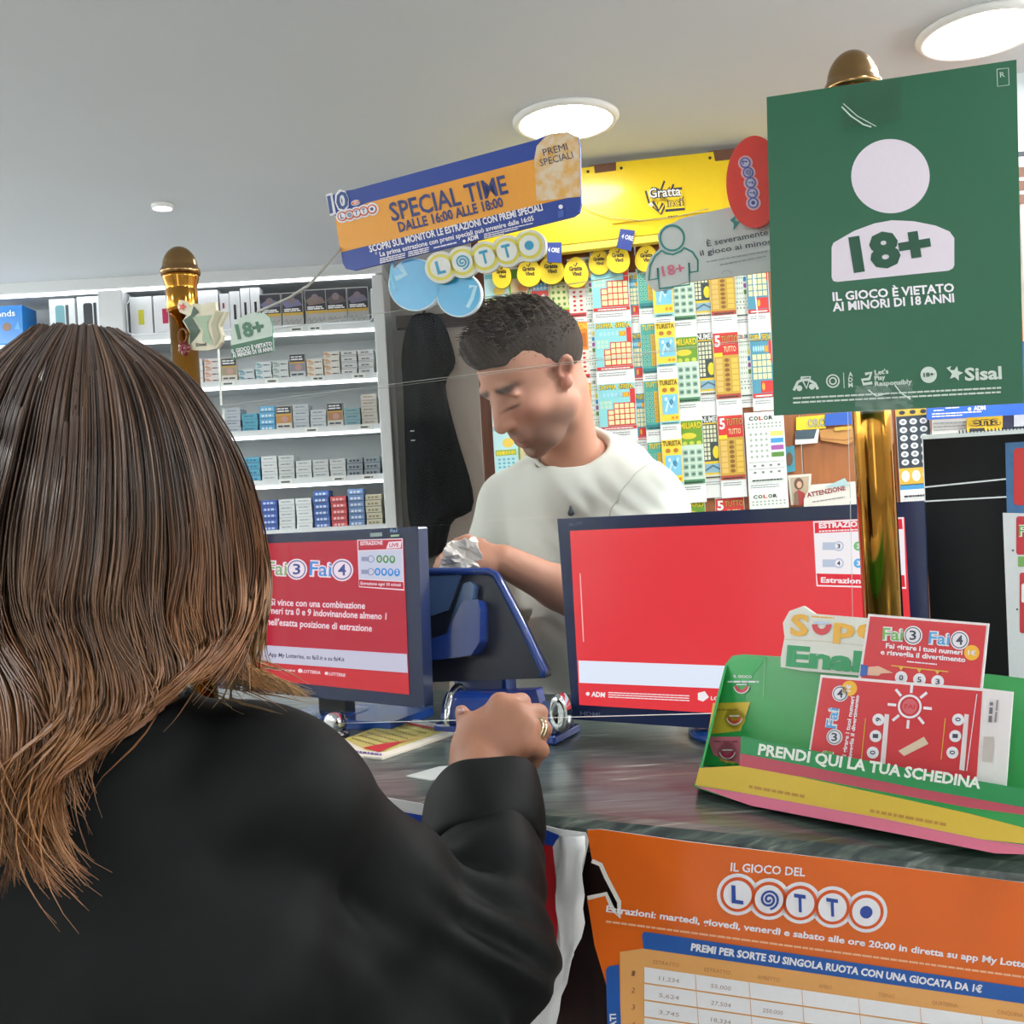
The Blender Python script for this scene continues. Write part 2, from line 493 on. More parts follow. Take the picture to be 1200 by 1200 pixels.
def field_obj(name, fld, m, parent, tone=None, smooth=2, keep_big=True):
    V, F = fld.mesh()
    me = bpy.data.meshes.new(name)
    me.vertices.add(len(V)); me.vertices.foreach_set('co', V.astype(np.float32).ravel())
    me.loops.add(len(F) * 4); me.loops.foreach_set('vertex_index', F.astype(np.int32).ravel())
    me.polygons.add(len(F)); me.polygons.foreach_set('loop_start', np.arange(0, len(F) * 4, 4, dtype=np.int32))
    me.update(calc_edges=True); me.validate()
    if smooth or keep_big:
        bm = bmesh.new(); bm.from_mesh(me)
        for _ in range(smooth): bmesh.ops.smooth_vert(bm, verts=bm.verts, factor=0.5, use_axis_x=True, use_axis_y=True, use_axis_z=True)
        bm.to_mesh(me); bm.free()
    me.polygons.foreach_set('use_smooth', np.ones(len(me.polygons), bool))
    me.materials.append(m)
    if tone is not None:
        co = np.empty(len(me.vertices) * 3, np.float32); me.vertices.foreach_get('co', co); co = co.reshape(-1, 3)
        c = np.ones((len(co), 4), np.float32); c[:, :3] = tone(co)
        at = me.color_attributes.new('tone', 'FLOAT_COLOR', 'POINT'); at.data.foreach_set('color', c.ravel())
    me.update()
    return link_mesh(name, me, parent)
ORD = ['first', 'second', 'third', 'fourth', 'fifth', 'sixth', 'seventh', 'eighth', 'ninth', 'tenth', 'eleventh', 'twelfth', 'thirteenth', 'fourteenth', 'fifteenth', 'sixteenth']
# ------------------------------------------------------------------ room shell
XL, XR, YF, YB = -3.3, 2.9, -2.6, 3.95
ceil_m = mat('ceiling_paint', '#d2d8dc', 0.85, noise=0.02, scale=3)
wall_m = mat('wall_paint', '#c9c6bf', 0.8, noise=0.03, scale=5)
floor_m = ramp_mat('floor_tile', [(0.3, '#8d8a85'), (0.7, '#a09c95')], rough=0.35, nscale=6)
def struct(name, b, bevel=0):
    o = b.build(name, None, bevel); o['kind'] = 'structure'; return o
b = MB(); b.box(((XL + XR) / 2, (YF + YB) / 2, -0.05), (XR - XL, YB - YF, 0.1), floor_m); struct('floor', b)
b = MB(); b.box(((XL + XR) / 2, (YF + YB) / 2, CEIL + 0.05), (XR - XL, YB - YF, 0.1), ceil_m); struct('ceiling', b)
for n_, c, s_ in (('wall_back', ((XL + XR) / 2, YB + 0.05, CEIL / 2), (XR - XL, 0.1, CEIL)),
                  ('wall_front', ((XL + XR) / 2, YF - 0.05, CEIL / 2), (XR - XL, 0.1, CEIL)),
                  ('wall_left', (XL - 0.05, (YF + YB) / 2, CEIL / 2), (0.1, YB - YF, CEIL)),
                  ('wall_right', (XR + 0.05, (YF + YB) / 2, CEIL / 2), (0.1, YB - YF, CEIL))):
    b = MB(); b.box(c, s_, wall_m); struct(n_, b)

white_rim = mat('lamp_rim', '#efefec', 0.4, noise=0.01)
lampglow = mat('lamp_glow', '#fffdf6', 0.5, noise=0.0, emit=22.0)
lampglow_s = mat('lamp_glow_small', '#f4f8ff', 0.5, noise=0.0, emit=8.0)
def ceiling_light(label, px, py, r, glow):
    p = pz(px, py, CEIL); t = thing('ceiling_light', label, 'ceiling light', p, 'recessed ceiling lights')
    b = MB(); b.lathe([(r * 1.14, 0.0), (r * 1.14, -0.004), (r * 1.08, -0.012), (r * 1.0, -0.012), (r * 0.98, -0.004), (r * 0.98, 0)], p, white_rim, 48); b.build('rim', t)
    b = MB(); b.lathe([(r * 0.98, -0.003), (r * 0.9, -0.008), (r * 0.4, -0.011)], p, glow, 48); b.build('diffuser', t)
    return p
ceiling_light('large round ceiling downlight above the blue and yellow special time board', 663, 139, 0.108, lampglow)
ceiling_light('large round ceiling downlight above the green age sign, cut by the frame', 1150, 35, 0.108, lampglow)
ps = ceiling_light('tiny ceiling spotlight above the left brass post', 190, 240, 0.026, lampglow_s)

# ------------------------------------------------------------------ lit display shelves at the back
S = Plane((0, 3.6, 1.5), 0)
sx = lambda px, py: S.hit(px, py).x
sz = lambda px, py: S.hit(px, py).z
shelf_m = mat('shelf_lacquer', '#d8dcdd', 0.35, noise=0.02, scale=8)
shelf_in = mat('shelf_back', '#c6cbcc', 0.4, noise=0.02, scale=8)
strip_m = mat('led_strip', '#f6faff', 0.4, noise=0.0, emit=3.0)
X0, X1 = sx(148, 395), sx(445, 480)          # inside of the cigarette bay
XS = sx(458, 480)                            # outer right side
ZT = sz(140, 341)
zrow = [sz(437, 384), sz(440, 443), sz(443, 503), sz(445, 562), sz(450, 621)]
XA = X0 - 1.05
unit = thing('display_shelf', 'white lit wall shelving full of cigarette packs behind the counter', 'shelving', ((X0 + X1) / 2, 3.7, 0))
b = MB(); b.box(((XA + XS) / 2, 3.86, (ZT + 0.03) / 2), (XS - XA, 0.02, ZT + 0.03), shelf_in); b.build('back_panel', unit)
b = MB(); b.box(((XA + XS) / 2, 3.72, ZT + 0.033), (XS - XA, 0.28, 0.055), shelf_m); b.build('top_panel', unit, 0.004)
for xa, xb in ((X1, XS), (X0 - 0.085, X0), (XA, XA + 0.05)):
    b = MB(); b.box(((xa + xb) / 2, 3.72, ZT / 2), (xb - xa, 0.28, ZT), shelf_m); b.build('side_panel', unit, 0.003)
b = MB(); b.box(((XA + XS) / 2, 3.60, ZT + 0.001), (XS - XA - 0.06, 0.014, 0.008), strip_m); b.build('light_strip', unit)
tagm = mat('price_paper', '#e9ebe6', 0.6, noise=0.02); tagink = ink('#4a5154')
for i, z in enumerate(zrow + [zrow[-1] - 0.19, zrow[-1] - 0.38, zrow[-1] - 0.6]):
    b = MB(); b.box(((X0 + X1) / 2, 3.735, z + 0.008), (X1 - X0, 0.23, 0.016), shelf_m)
    b.box(((X0 + X1) / 2, 3.612, z + 0.011), (X1 - X0, 0.008, 0.022), shelf_m)
    o = b.build('shelf_board', unit)
    b = MB(); b.box(((X0 + X1) / 2, 3.612, z - 0.005), (X1 - X0 - 0.01, 0.014, 0.009), strip_m); b.build('light_strip', unit)
    if i < 5:
        for px in [(350, 372), (266, 318, 372, 420), (361, 424), (327, 390, 425), ()][i]:
            A = Art(Plane((0, 3.6075, z), 0), lambda x, y: (x, -y)); x = sx(px, 445); A.rect(x - 0.024, -0.021, x + 0.024, -0.003, tagm); A.greek((x - 0.015, -0.008), (x + 0.016, -0.008), 0.006, tagink, 1, px)
            A.build('price_tag', unit)
z = zrow[0]
for k, zz in enumerate((zrow[0], zrow[0] - 0.3, zrow[0] - 0.6)):
    b = MB(); b.box(((XA + 0.05 + X0 - 0.085) / 2, 3.735, zz + 0.008), (X0 - 0.135 - XA, 0.23, 0.02), shelf_m); b.build('shelf_board', unit)
    b = MB(); b.box(((XA + 0.05 + X0 - 0.085) / 2, 3.612, zz - 0.006), (X0 - 0.15 - XA, 0.014, 0.009), strip_m); b.build('light_strip', unit)

# ---- packs: one mesh per look, shared by its copies
_pk = {}
def pack_mesh(style, size):
    key = (style, size)
    if key in _pk: return _pk[key]
    W, D, H = size
    base, acc, kind = style
    bm_ = mat('card_' + base.lstrip('#'), base, 0.4, noise=0.03, scale=90)
    side = mat('card_side', '#dfe2e2', 0.4, noise=0.03)
    b = MB(); b.box((0, D / 2, H / 2), (W, D, H), bm_)
    A = Art(Plane((0, 0, 0), 0), lambda x, y: (x, -y)); A.b = b
    a = ink(acc); dk = ink('#39434c'); wt = ink('#eef0f0')
    if kind == 'lines':
        A.rect(-W * .5, -H * .34, W * .5, -H * .28, a); A.rect(-W * .5, -H * .12, W * .5, -H * .06, a); A.greek((-W * .3, -H * .5), (W * .2, -H * .5), H * .2, a, 1, 3)
    elif kind == 'swirl':
        for k in range(3):
            A.line([(-W * .42 + k * W * .11 + W * .12 * math.sin(q * .8), -H * (.1 + .8 * q / 6)) for q in range(7)], W * .045, a)
        A.greek((W * .0, -H * .4), (W * .42, -H * .4), H * .16, dk, 0, 5)
    elif kind == 'name':
        A.greek((-W * .36, -H * .35), (W * .38, -H * .35), H * .34, a, 0, 7, (1, 1.6)); A.rect(-W * .5, -H * .16, W * .5, -H * .06, dk)
    elif kind == 'plain':
        A.rect(-W * .5, -H * .1, W * .5, -H * .04, a); A.greek((-W * .35, -H * .5), (W * .3, -H * .5), H * .18, a, 0, 9)
    elif kind == 'warning':
        A.rect(-W * .48, -H * .98, W * .48, -H * .68, ink('#2c2f38')); A.greek((-W * .4, -H * .76), (W * .35, -H * .76), H * .05, wt, 1, 2); A.greek((-W * .4, -H * .86), (W * .3, -H * .86), H * .05, wt, 1, 4)
        A.rect(-W * .48, -H * .68, W * .48, -H * .62, ink('#c79c3c')); A.rect(-W * .48, -H * .62, W * .48, -H * .30, a)
        A.disc(W * .05, -H * .46, W * .22, ink('#b98f86'), 1, ry=H * .12); A.greek((-W * .4, -H * .14), (W * .35, -H * .14), H * .07, dk, 0, 8)
    elif kind == 'pouch':
        A.rect(-W * .48, -H * .98, W * .48, -H * .42, ink('#34343d')); A.poly([(-W * .48, -H * .7), (-W * .1, -H * .84), (W * .3, -H * .78), (W * .48, -H * .62), (W * .2, -H * .6), (-W * .3, -H * .56)], a, 1)
        A.disc(-W * .02, -H * .78, W * .17, ink('#7d6f72'), 2, ry=H * .1)
        A.greek((-W * .4, -H * .50), (W * .3, -H * .50), H * .035, wt, 2, 2); A.greek((-W * .4, -H * .45), (W * .38, -H * .45), H * .035, wt, 2, 5)
        A.rect(-W * .48, -H * .42, W * .48, -H * .34, ink('#c9a445')); A.line([(-W * .4 + W * .08 * q, -H * (.16 + .08 * math.sin(q * 2.1))) for q in range(11)], W * .03, ink('#6f7375'))
        A.rect(-W * .48, -H * .34, W * .48, -H * .02, ink('#a9aaa8'), -0.5)
    elif kind.startswith('bar'):
        x = {'bar': 0, 'barr': W * .18}[kind]
        A.rect(x - W * .13, -H * .66, x + W * .13, -H * .28, a)
    elif kind == 'two':
        A.rect(-W * .22, -H * .75, -W * .02, -H * .6, a); A.rect(-W * .15, -H * .42, W * .05, -H * .28, a)
    elif kind == 'device':
        A.b.add([A.P(q, 0) for q in rrect(-W * .26, -H * .85, W * .1, -H * .12, W * .1)], [tuple(range(24))], a)
        A.rect(W * .14, -H * .85, W * .26, -H * .12, ink('#4a5358') if acc != '#2e3238' else a, 0); A.greek((-W * .2, -H * .3), (W * .08, -H * .3), H * .05, wt, 1, 2)
    me = b.build('p', None, fix=False); d = me.data; bpy.data.objects.remove(me)
    _pk[key] = d
    return d
def pack(name, cat, style, size, x, z, label, group, y=3.621, rz=0):
    o = bpy.data.objects.new(name, pack_mesh(style, size)); COL.objects.link(o)
    o.location = (x, y, z); o.rotation_euler = (0, 0, rz)
    return tag(o, label, cat, group)
rnd = random.Random(4)
PK = (0.0545, 0.088, 0.0222); STAND = (0.055, 0.023, 0.087)
GR = '#c9cccd'
# (style, count, colour words); from the right end of each shelf
ROWS = {1: [(('#d4d6d6', '#6d7478', 'lines'), 4, 'grey-lined white'), (('#d6d8d8', '#6d7478', 'lines'), 4, 'grey-lined white'), (('#d9d6cf', '#c98a3e', 'swirl'), 4, 'orange-swirled'), (('#e3e0d8', '#d49a55', 'swirl'), 3, 'cream and orange'),
            (('#c2c4c6', '#8b8794', 'warning'), 0, 'grey'), (('#d0d5d4', '#7f9a98', 'swirl'), 3, 'grey-green swirled'), (('#d3d9da', '#3f97a6', 'swirl'), 3, 'teal-swirled'), (('#cfd5da', '#2d8c9c', 'swirl'), 2, 'big teal-swirled'),
            (('#d8cfc4', '#9a8b70', 'warning'), 0, 'brown'), (('#d9d3cf', '#c77c52', 'swirl'), 4, 'copper-swirled'), (('#dcdcdb', '#a9a29c', 'plain'), 4, 'plain white'), None, None, (('#d9d6d3', '#c3a58c', 'swirl'), 5, 'pale orange')],
        2: [(('#c5bfb5', '#8a8178', 'plain'), 5, 'beige'), (('#7fa3aa', '#4b6d78', 'plain'), 3, 'dull teal'), (('#c9c9c4', '#a0734f', 'warning'), 0, 'red-pictured'), (('#c3c8cc', '#7d8890', 'plain'), 3, 'white-grey'), (('#b9bfc5', '#79848f', 'plain'), 4, 'mid-grey'),
            (('#cfc9c0', '#b8803e', 'warning'), 0, 'gold-banded'), (('#58a5cf', '#d5e6ef', 'name'), 4, 'sky blue'), (('#4c9cb5', '#2b5f74', 'plain'), 3, 'teal-blue'), (('#a9b1ba', '#6b7683', 'plain'), 4, 'slate grey'), (('#d8dcdd', '#9aa2a8', 'plain'), 3, 'white')],
        3: [(('#8e989f', '#424b52', 'name'), 3, 'steel grey'), (('#8f9aa2', '#3f484f', 'name'), 3, 'steel grey'), (('#cbcfcf', '#8d9496', 'plain'), 3, 'silver'), (('#c6cacb', '#858d90', 'plain'), 3, 'silver'), (('#cdd1d1', '#8d9496', 'plain'), 3, 'silver'),
            (('#c4c8c8', '#7f878a', 'plain'), 4, 'silver'), (('#d6dadb', '#9aa2a5', 'plain'), 4, 'white'), (('#57a4c2', '#2c6f92', 'name'), 4, 'bright blue')],
        4: [(('#c9c2a9', '#8d8468', 'name'), 5, 'beige'), (('#6d8fc0', '#dbe4f2', 'name'), 6, 'pale blue'), (('#c9494f', '#eec3c3', 'name'), 5, 'red'), (('#3f66ad', '#cfdcf2', 'name'), 6, 'royal blue'), (('#dfe3e4', '#a9b0b2', 'plain'), 5, 'white'),
            (('#d3d8d9', '#9aa2a5', 'plain'), 5, 'white'), (('#3556a5', '#b8c8ea', 'name'), 5, 'dark blue'), (('#c5474c', '#eec3c3', 'name'), 5, 'red'), (('#bf4449', '#eec3c3', 'name'), 4, 'red')]}
RIGHT = {1: 439, 2: 443, 3: 446, 4: 448.5}
SHN = {1: 'second', 2: 'third', 3: 'fourth', 4: 'fifth'}
for r, lst in ROWS.items():
    z0 = zrow[r] + 0.0165; xr = sx(RIGHT[r], 441 + 60 * (r - 1)) - 0.003
    pitch = 0.0606 if r != 4 else 0.0616
    for i, q in enumerate(lst):
        if q is None: continue
        st, n, words = q; x = xr - PK[0] / 2 - i * pitch
        where = ORD[i] + ' from right, ' + SHN[r] + ' shelf'
        if n == 0:
            pack('cigarette_pack', 'cigarette pack', st, STAND, x, z0, f'upright {words} warning cigarette pack, {where}', 'cigarette packs on the lit shelves')
            continue
        for k in range(n):
            up = 'topmost' if k == n - 1 else ('bottom' if k == 0 else ORD[k] + ' up')
            pack('cigarette_pack', 'cigarette pack', st, PK, x + rnd.uniform(-.0012, .0012), z0 + k * 0.02235, f'{words} cigarette pack, {up} in stack {where}', 'cigarette packs on the lit shelves', 3.621 + rnd.uniform(0, .004), rnd.uniform(-.02, .02))
# top row: boxed devices at the left, tobacco boxes at the right
z0 = zrow[0] + 0.0225
for i, (px, acc) in enumerate(((418.5, '#6f6b80'), (393, '#5d5457'), (368.5, '#7d6c66'), (341, '#737193'), (315, '#6e7090'))):
    pack('tobacco_box', 'tobacco box', ('#b7b8b6', acc, 'pouch'), (0.074, 0.03, 0.128 if i < 3 else 0.122), sx(px, 355), z0, f'dark warning-printed tobacco box, {ORD[i]} from right on the top shelf', 'tobacco boxes on the top shelf')
for px, wd, ht, st, lb in ((163, 26, 46, ('#e6e8ea', '#c7c32c', 'bar'), 'white device box with a yellow bar, leftmost on top shelf'), (191.5, 27, 46, ('#e4e6e9', '#b3194f', 'bar'), 'white device box with a magenta bar beside the brass post'),
                           (242, 25, 49, ('#e8eaec', '#2b3036', 'barr'), 'white device box with black mark right of the brass post'), (262, 11, 44, ('#dfe2e6', '#9c2340', 'two'), 'narrow white device box with two small red squares'),
                           (274, 12, 46, ('#e2e5e8', '#23272c', 'bar'), 'narrow white device box with black bar, beside red-marked one'), (286.5, 11, 49, ('#e6e9ec', '#23272c', 'bar'), 'narrow white device box with black bar, middle of three'),
                           (298.5, 11.5, 49, ('#e6e9ec', '#23272c', 'bar'), 'narrow white device box with black bar, beside the tobacco boxes')):
    pack('device_box', 'box', st, (wd * 0.00297, 0.05, ht * 0.003), sx(px, 370), z0, lb, 'boxed smoking devices on the top shelf')
# clear tray lip in front of the top row
clear = clear_mat('clear_plastic', (0.97, 0.98, 0.98))
b = MB(); zz = z0
b.tube([(X0 + 0.02, 3.604, zz + 0.125), (X0 + 0.005, 3.604, zz + 0.11), (X0 + 0.005, 3.604, zz + 0.012), (X0 + 0.02, 3.604, zz + 0.002), (X1 - 0.02, 3.604, zz + 0.002), (X1 - 0.006, 3.604, zz + 0.012), (X1 - 0.006, 3.604, zz + 0.115)], 0.003, mat('tray_edge', '#eef3f5', 0.2, noise=0), 8)
tag(b.build('shelf_tray', None), 'clear rimmed plastic tray edge along the top cigarette shelf', 'tray')
# left bay: device boxes
z0 = zrow[0] + 0.019
pack('device_box', 'box', ('#e4eaec', '#6fa5b0', 'device'), (0.09, 0.06, 0.150), sx(70, 370), z0, 'white device box showing a teal holder, behind the hair', 'boxed smoking devices in the left bay')
pack('device_box', 'box', ('#e6eaec', '#2e3238', 'device'), (0.09, 0.06, 0.153), sx(103, 370), z0, 'white device box showing a charcoal holder, behind the hair', 'boxed smoking devices in the left bay')
t = thing('headphone_box', 'bright blue box cut by the left edge of the picture', 'box', (sx(5, 370), 3.64, z0))
b = MB(); xb = sx(24, 370); xa_ = xb - 0.17; b.box(((xa_ + xb) / 2, 3.67, z0 + 0.068), (xb - xa_, 0.11, 0.135), mat('blue_box', '#1f7fd0', 0.35)); b.build('carton', t, 0.002)
A = Art(Plane((0, 3.6145, 0), 0))
A.text('onds', (-4, 372), (18, 370), 7, ink('#e8f2fa'), 1, 0.02); A.disc(8, 383, 5, ink('#8a6f5c'), 0)
A.poly([(17, 386), (24, 386), (21, 376)], ink('#5fb0ee'), 1); A.build('print', t)

# ------------------------------------------------------------------ recess with the coat, wooden trim
woodtrim = ramp_mat('trim_wood', [(0.3, '#5d3423'), (0.7, '#7a4a33')], (20, 20, 1.5), 0.4, nscale=4)
grey_tile = ramp_mat('grey_tile', [(0.35, '#9a9690'), (0.65, '#aeaaa4')], rough=0.4, nscale=5)
B2 = Plane((0, 3.72, 1.5), 0)
def bx(px0, px1, py, y0, y1, z0_, z1_, m, name, par=None, bev=0.002):
    xa = pt(px0, py, y0).x; xb = pt(px1, py, y0).x
    b = MB(); b.box(((xa + xb) / 2, (y0 + y1) / 2, (z0_ + z1_) / 2), (xb - xa, y1 - y0, z1_ - z0_), m); return b.build(name, par, bev)
o = bx(458, 600, 480, 3.78, 3.8, 0, CEIL, grey_tile, 'wall_recess', None, 0); o['kind'] = 'structure'
o = bx(508, 563, 480, 3.70, 3.76, 0, pt(540, 376, 3.7).z, mat('panel_cream', '#cfc7bd', 0.5, noise=0.03), 'door_1'); o['kind'] = 'structure'
zb = pt(520, 372, 3.66).z
o = bx(470, 566, 480, 3.66, 3.7, zb - 0.03, zb + 0.015, mat('rail_dark', '#3a241c', 0.4), 'coat_rail'); tag(o, 'dark wooden peg rail above the hanging black coat', 'rail')
o = bx(563, 579, 480, 3.2, 3.27, 0, CEIL, woodtrim, 'trim_1'); o['kind'] = 'structure'

# ------------------------------------------------------------------ black coat on the rail
coat_m = ramp_mat('coat_black', [(0.3, '#0c0e10'), (0.7, '#15191b')], (6, 6, 2), 0.7, nscale=3, detail=2, bump=0.1)
coat_m.node_tree.nodes['Principled BSDF'].inputs['Specular IOR Level'].default_value = .08
rows = [(368, 484, 512), (374, 479, 519), (392, 473, 526), (412, 470, 532), (428, 470, 536), (440, 471, 528), (450, 472, 520), (480, 473, 527), (515, 474, 536), (545, 475, 546), (575, 476, 555), (606, 478, 558), (607, 479, 530), (625, 482, 526), (655, 488, 521)]
Q = 3.60; N = 28; vs = []; fs = []
for i, (y, xa, xb) in enumerate(rows):
    c = pt((xa + xb) / 2, y, Q); hw = (xb - xa) / 2 * Q / 1200
    for j in range(N):
        a = 2 * PI * j / N
        f = 1 + 0.10 * math.sin(5 * a + i * 0.7) + 0.06 * math.sin(9 * a - i)
        vs.append((c.x + hw * math.cos(a) * (1 if abs(math.cos(a)) > .9 else f), c.y + 0.055 * math.sin(a) * f, c.z))
for i in range(len(rows) - 1):
    for j in range(N):
        a = i * N + j; q = i * N + (j + 1) % N; fs.append((a, q, q + N, a + N))
fs += [tuple(range(N)), tuple(reversed(range((len(rows) - 1) * N, len(rows) * N)))]
coat = thing('coat', 'black coat hanging from the dark rail beside the shelves', 'coat', pt(505, 655, Q))
b = MB(); b.add(vs, fs, coat_m, True); o = b.build('garment', coat)
o.modifiers.new('s', 'SUBSURF').render_levels = 1
b = MB(); hk = pt(497, 366, 3.62)
b.tube([hk, hk + Vector((0, 0.02, 0.03)), hk + Vector((0, 0.05, 0.035))], 0.005, mat('rail_dark', '#3a241c', 0.4)); b.build('loop', coat)
for px, py in ((483, 505), (484, 516)):
    b = MB(); p = pt(px, py, 3.545); b.box(p, (0.014, 0.003, 0.004), mat('zip_metal', '#8e9498', 0.3, 0.8)); b.build('snap', coat)
# ------------------------------------------------------------------ scratch-card wall
TW = Plane(pt(570, 450, 2.75), 9)
wood_board = ramp_mat('board_wood', [(0.25, '#93562c'), (0.75, '#b06c3a')], (14, 14, 1.2), 0.4, nscale=4)
yel = mat('header_yellow', '#f2cf1c', 0.3, noise=0.02, coat=0.3); yel2 = mat('header_yellow_light', '#f5db55', 0.35, noise=0.02)
tb = thing('ticket_board', 'brown wooden wall panel behind the hanging scratch cards', 'wall panel', TW.pos(0.5, -TW.O.z, -0.02))
ul, ur = TW.uv(580, 480)[0], TW.uv(1330, 480)[0]
for i in range(4):
    a = ul + (ur - ul) * i / 4; c = ul + (ur - ul) * (i + 1) / 4
    b = MB(); zt = TW.uv(700, 215)[1]
    b.prism([TW.pos(a + .002, -TW.O.z, 0), TW.pos(c - .002, -TW.O.z, 0), TW.pos(c - .002, zt, 0), TW.pos(a + .002, zt, 0)], [TW.pos(a + .002, -TW.O.z, -.02), TW.pos(c - .002, -TW.O.z, -.02), TW.pos(c - .002, zt, -.02), TW.pos(a + .002, zt, -.02)], wood_board)
    b.build('panel', tb)
H1 = TW.shifted(0.06)
hd = thing('header_sign', 'glossy yellow scratch-card header board under the ceiling', 'sign', H1.hit(780, 282))
slab(H1, [(560, 212), (696, 195), (697, 203), (722, 200), (722, 190), (836, 178), (838, 189), (874, 185), (874, 173), (960, 164), (960, 252), (560, 298)], 0.05, yel).build('board', hd, 0.002)
b = MB(); slab(H1.shifted(-0.02), [(690, 194), (728, 189), (728, 204), (690, 208)], 0.02, mat('bracket_brown', '#7d5546', 0.5), b=b); b.build('bracket', hd)
b = MB(); slab(H1.shifted(-0.02), [(830, 177), (880, 171), (880, 190), (830, 194)], 0.02, mat('bracket_brown', '#7d5546', 0.5), b=b); b.build('bracket', hd)
slab(H1.shifted(0.006), [(717, 210), (845, 196), (847, 246), (717, 262)], 0.006, yel).build('raised_panel', hd, 0.002)
slab(H1.shifted(0.004), [(560, 299), (960, 253), (960, 261), (560, 307)], 0.03, yel2).build('lower_strip', hd, 0.001)
for x, y in ((728, 197), (832, 185), (689, 201), (712, 296)):
    b = MB(); b.lathe([(.004, 0), (.003, .003)], H1.pos(*H1.uv(x, y), 0), mat('screw_dark', '#4a4030', 0.4, 0.6), 12, axis=H1.N); b.build('screw', hd)
A = Art(H1.shifted(0.007))
nav = ink('#272a45'); wh = ink('#f4f4f0'); dky = ink('#3c3a2e')
# logo: two scrawled words, a tick-shaped V and an exclamation mark
for wd, m_, l in ((15, nav, 0), (10, ink('#f2cf1c'), 1)):
    A.line([(762, 222), (766, 236), (772, 246), (778, 230), (784, 214)], wd * 0.9, m_, l)
    A.line([(763, 232), (800, 228)], wd * 1.15, m_, l); A.line([(779, 240), (802, 238)], wd * 1.1, m_, l); A.line([(766, 228), (768, 220)], wd * .6, m_, l)
A.text('Gratta', (760.5, 232), (798, 229), 10.5, nav, 2, 0.09); A.text('Gratta', (760.5, 232), (798, 229), 10.5, wh, 3, 0.015)
A.text('inci!', (781, 242.5), (803, 240.5), 9, nav, 2, 0.05); A.text('inci!', (781, 242.5), (803, 240.5), 9, ink('#f0d040'), 3, 0.0)
A.line([(765, 236), (772, 247), (777, 238)], 3.0, nav, 2); A.text('e', (760, 242), (765, 242), 6, wh, 3, 0.02)
A.greek((783, 255), (794, 254), 1.6, dky, 1, 3, (1, 2))
A.build('logo', hd)
b = MB(); b.tube([H1.pos(*H1.uv(x, y), 0.012) for x, y in ((640, 210), (690, 246), (720, 257), (750, 260), (785, 257), (830, 246))], 0.0012, mat('cable_grey', '#b4ab86', 0.5), 6)
tag(b.build('cable', None), 'thin drooping cable across the yellow header board', 'cable')
b = MB(); slab(TW.shifted(0.003), [(572, 318), (960, 276), (960, 292), (572, 334)], 0.002, mat('ledge_orange', '#a9641c', 0.4), b=b)
o = b.build('ledge', tb, 0.001)

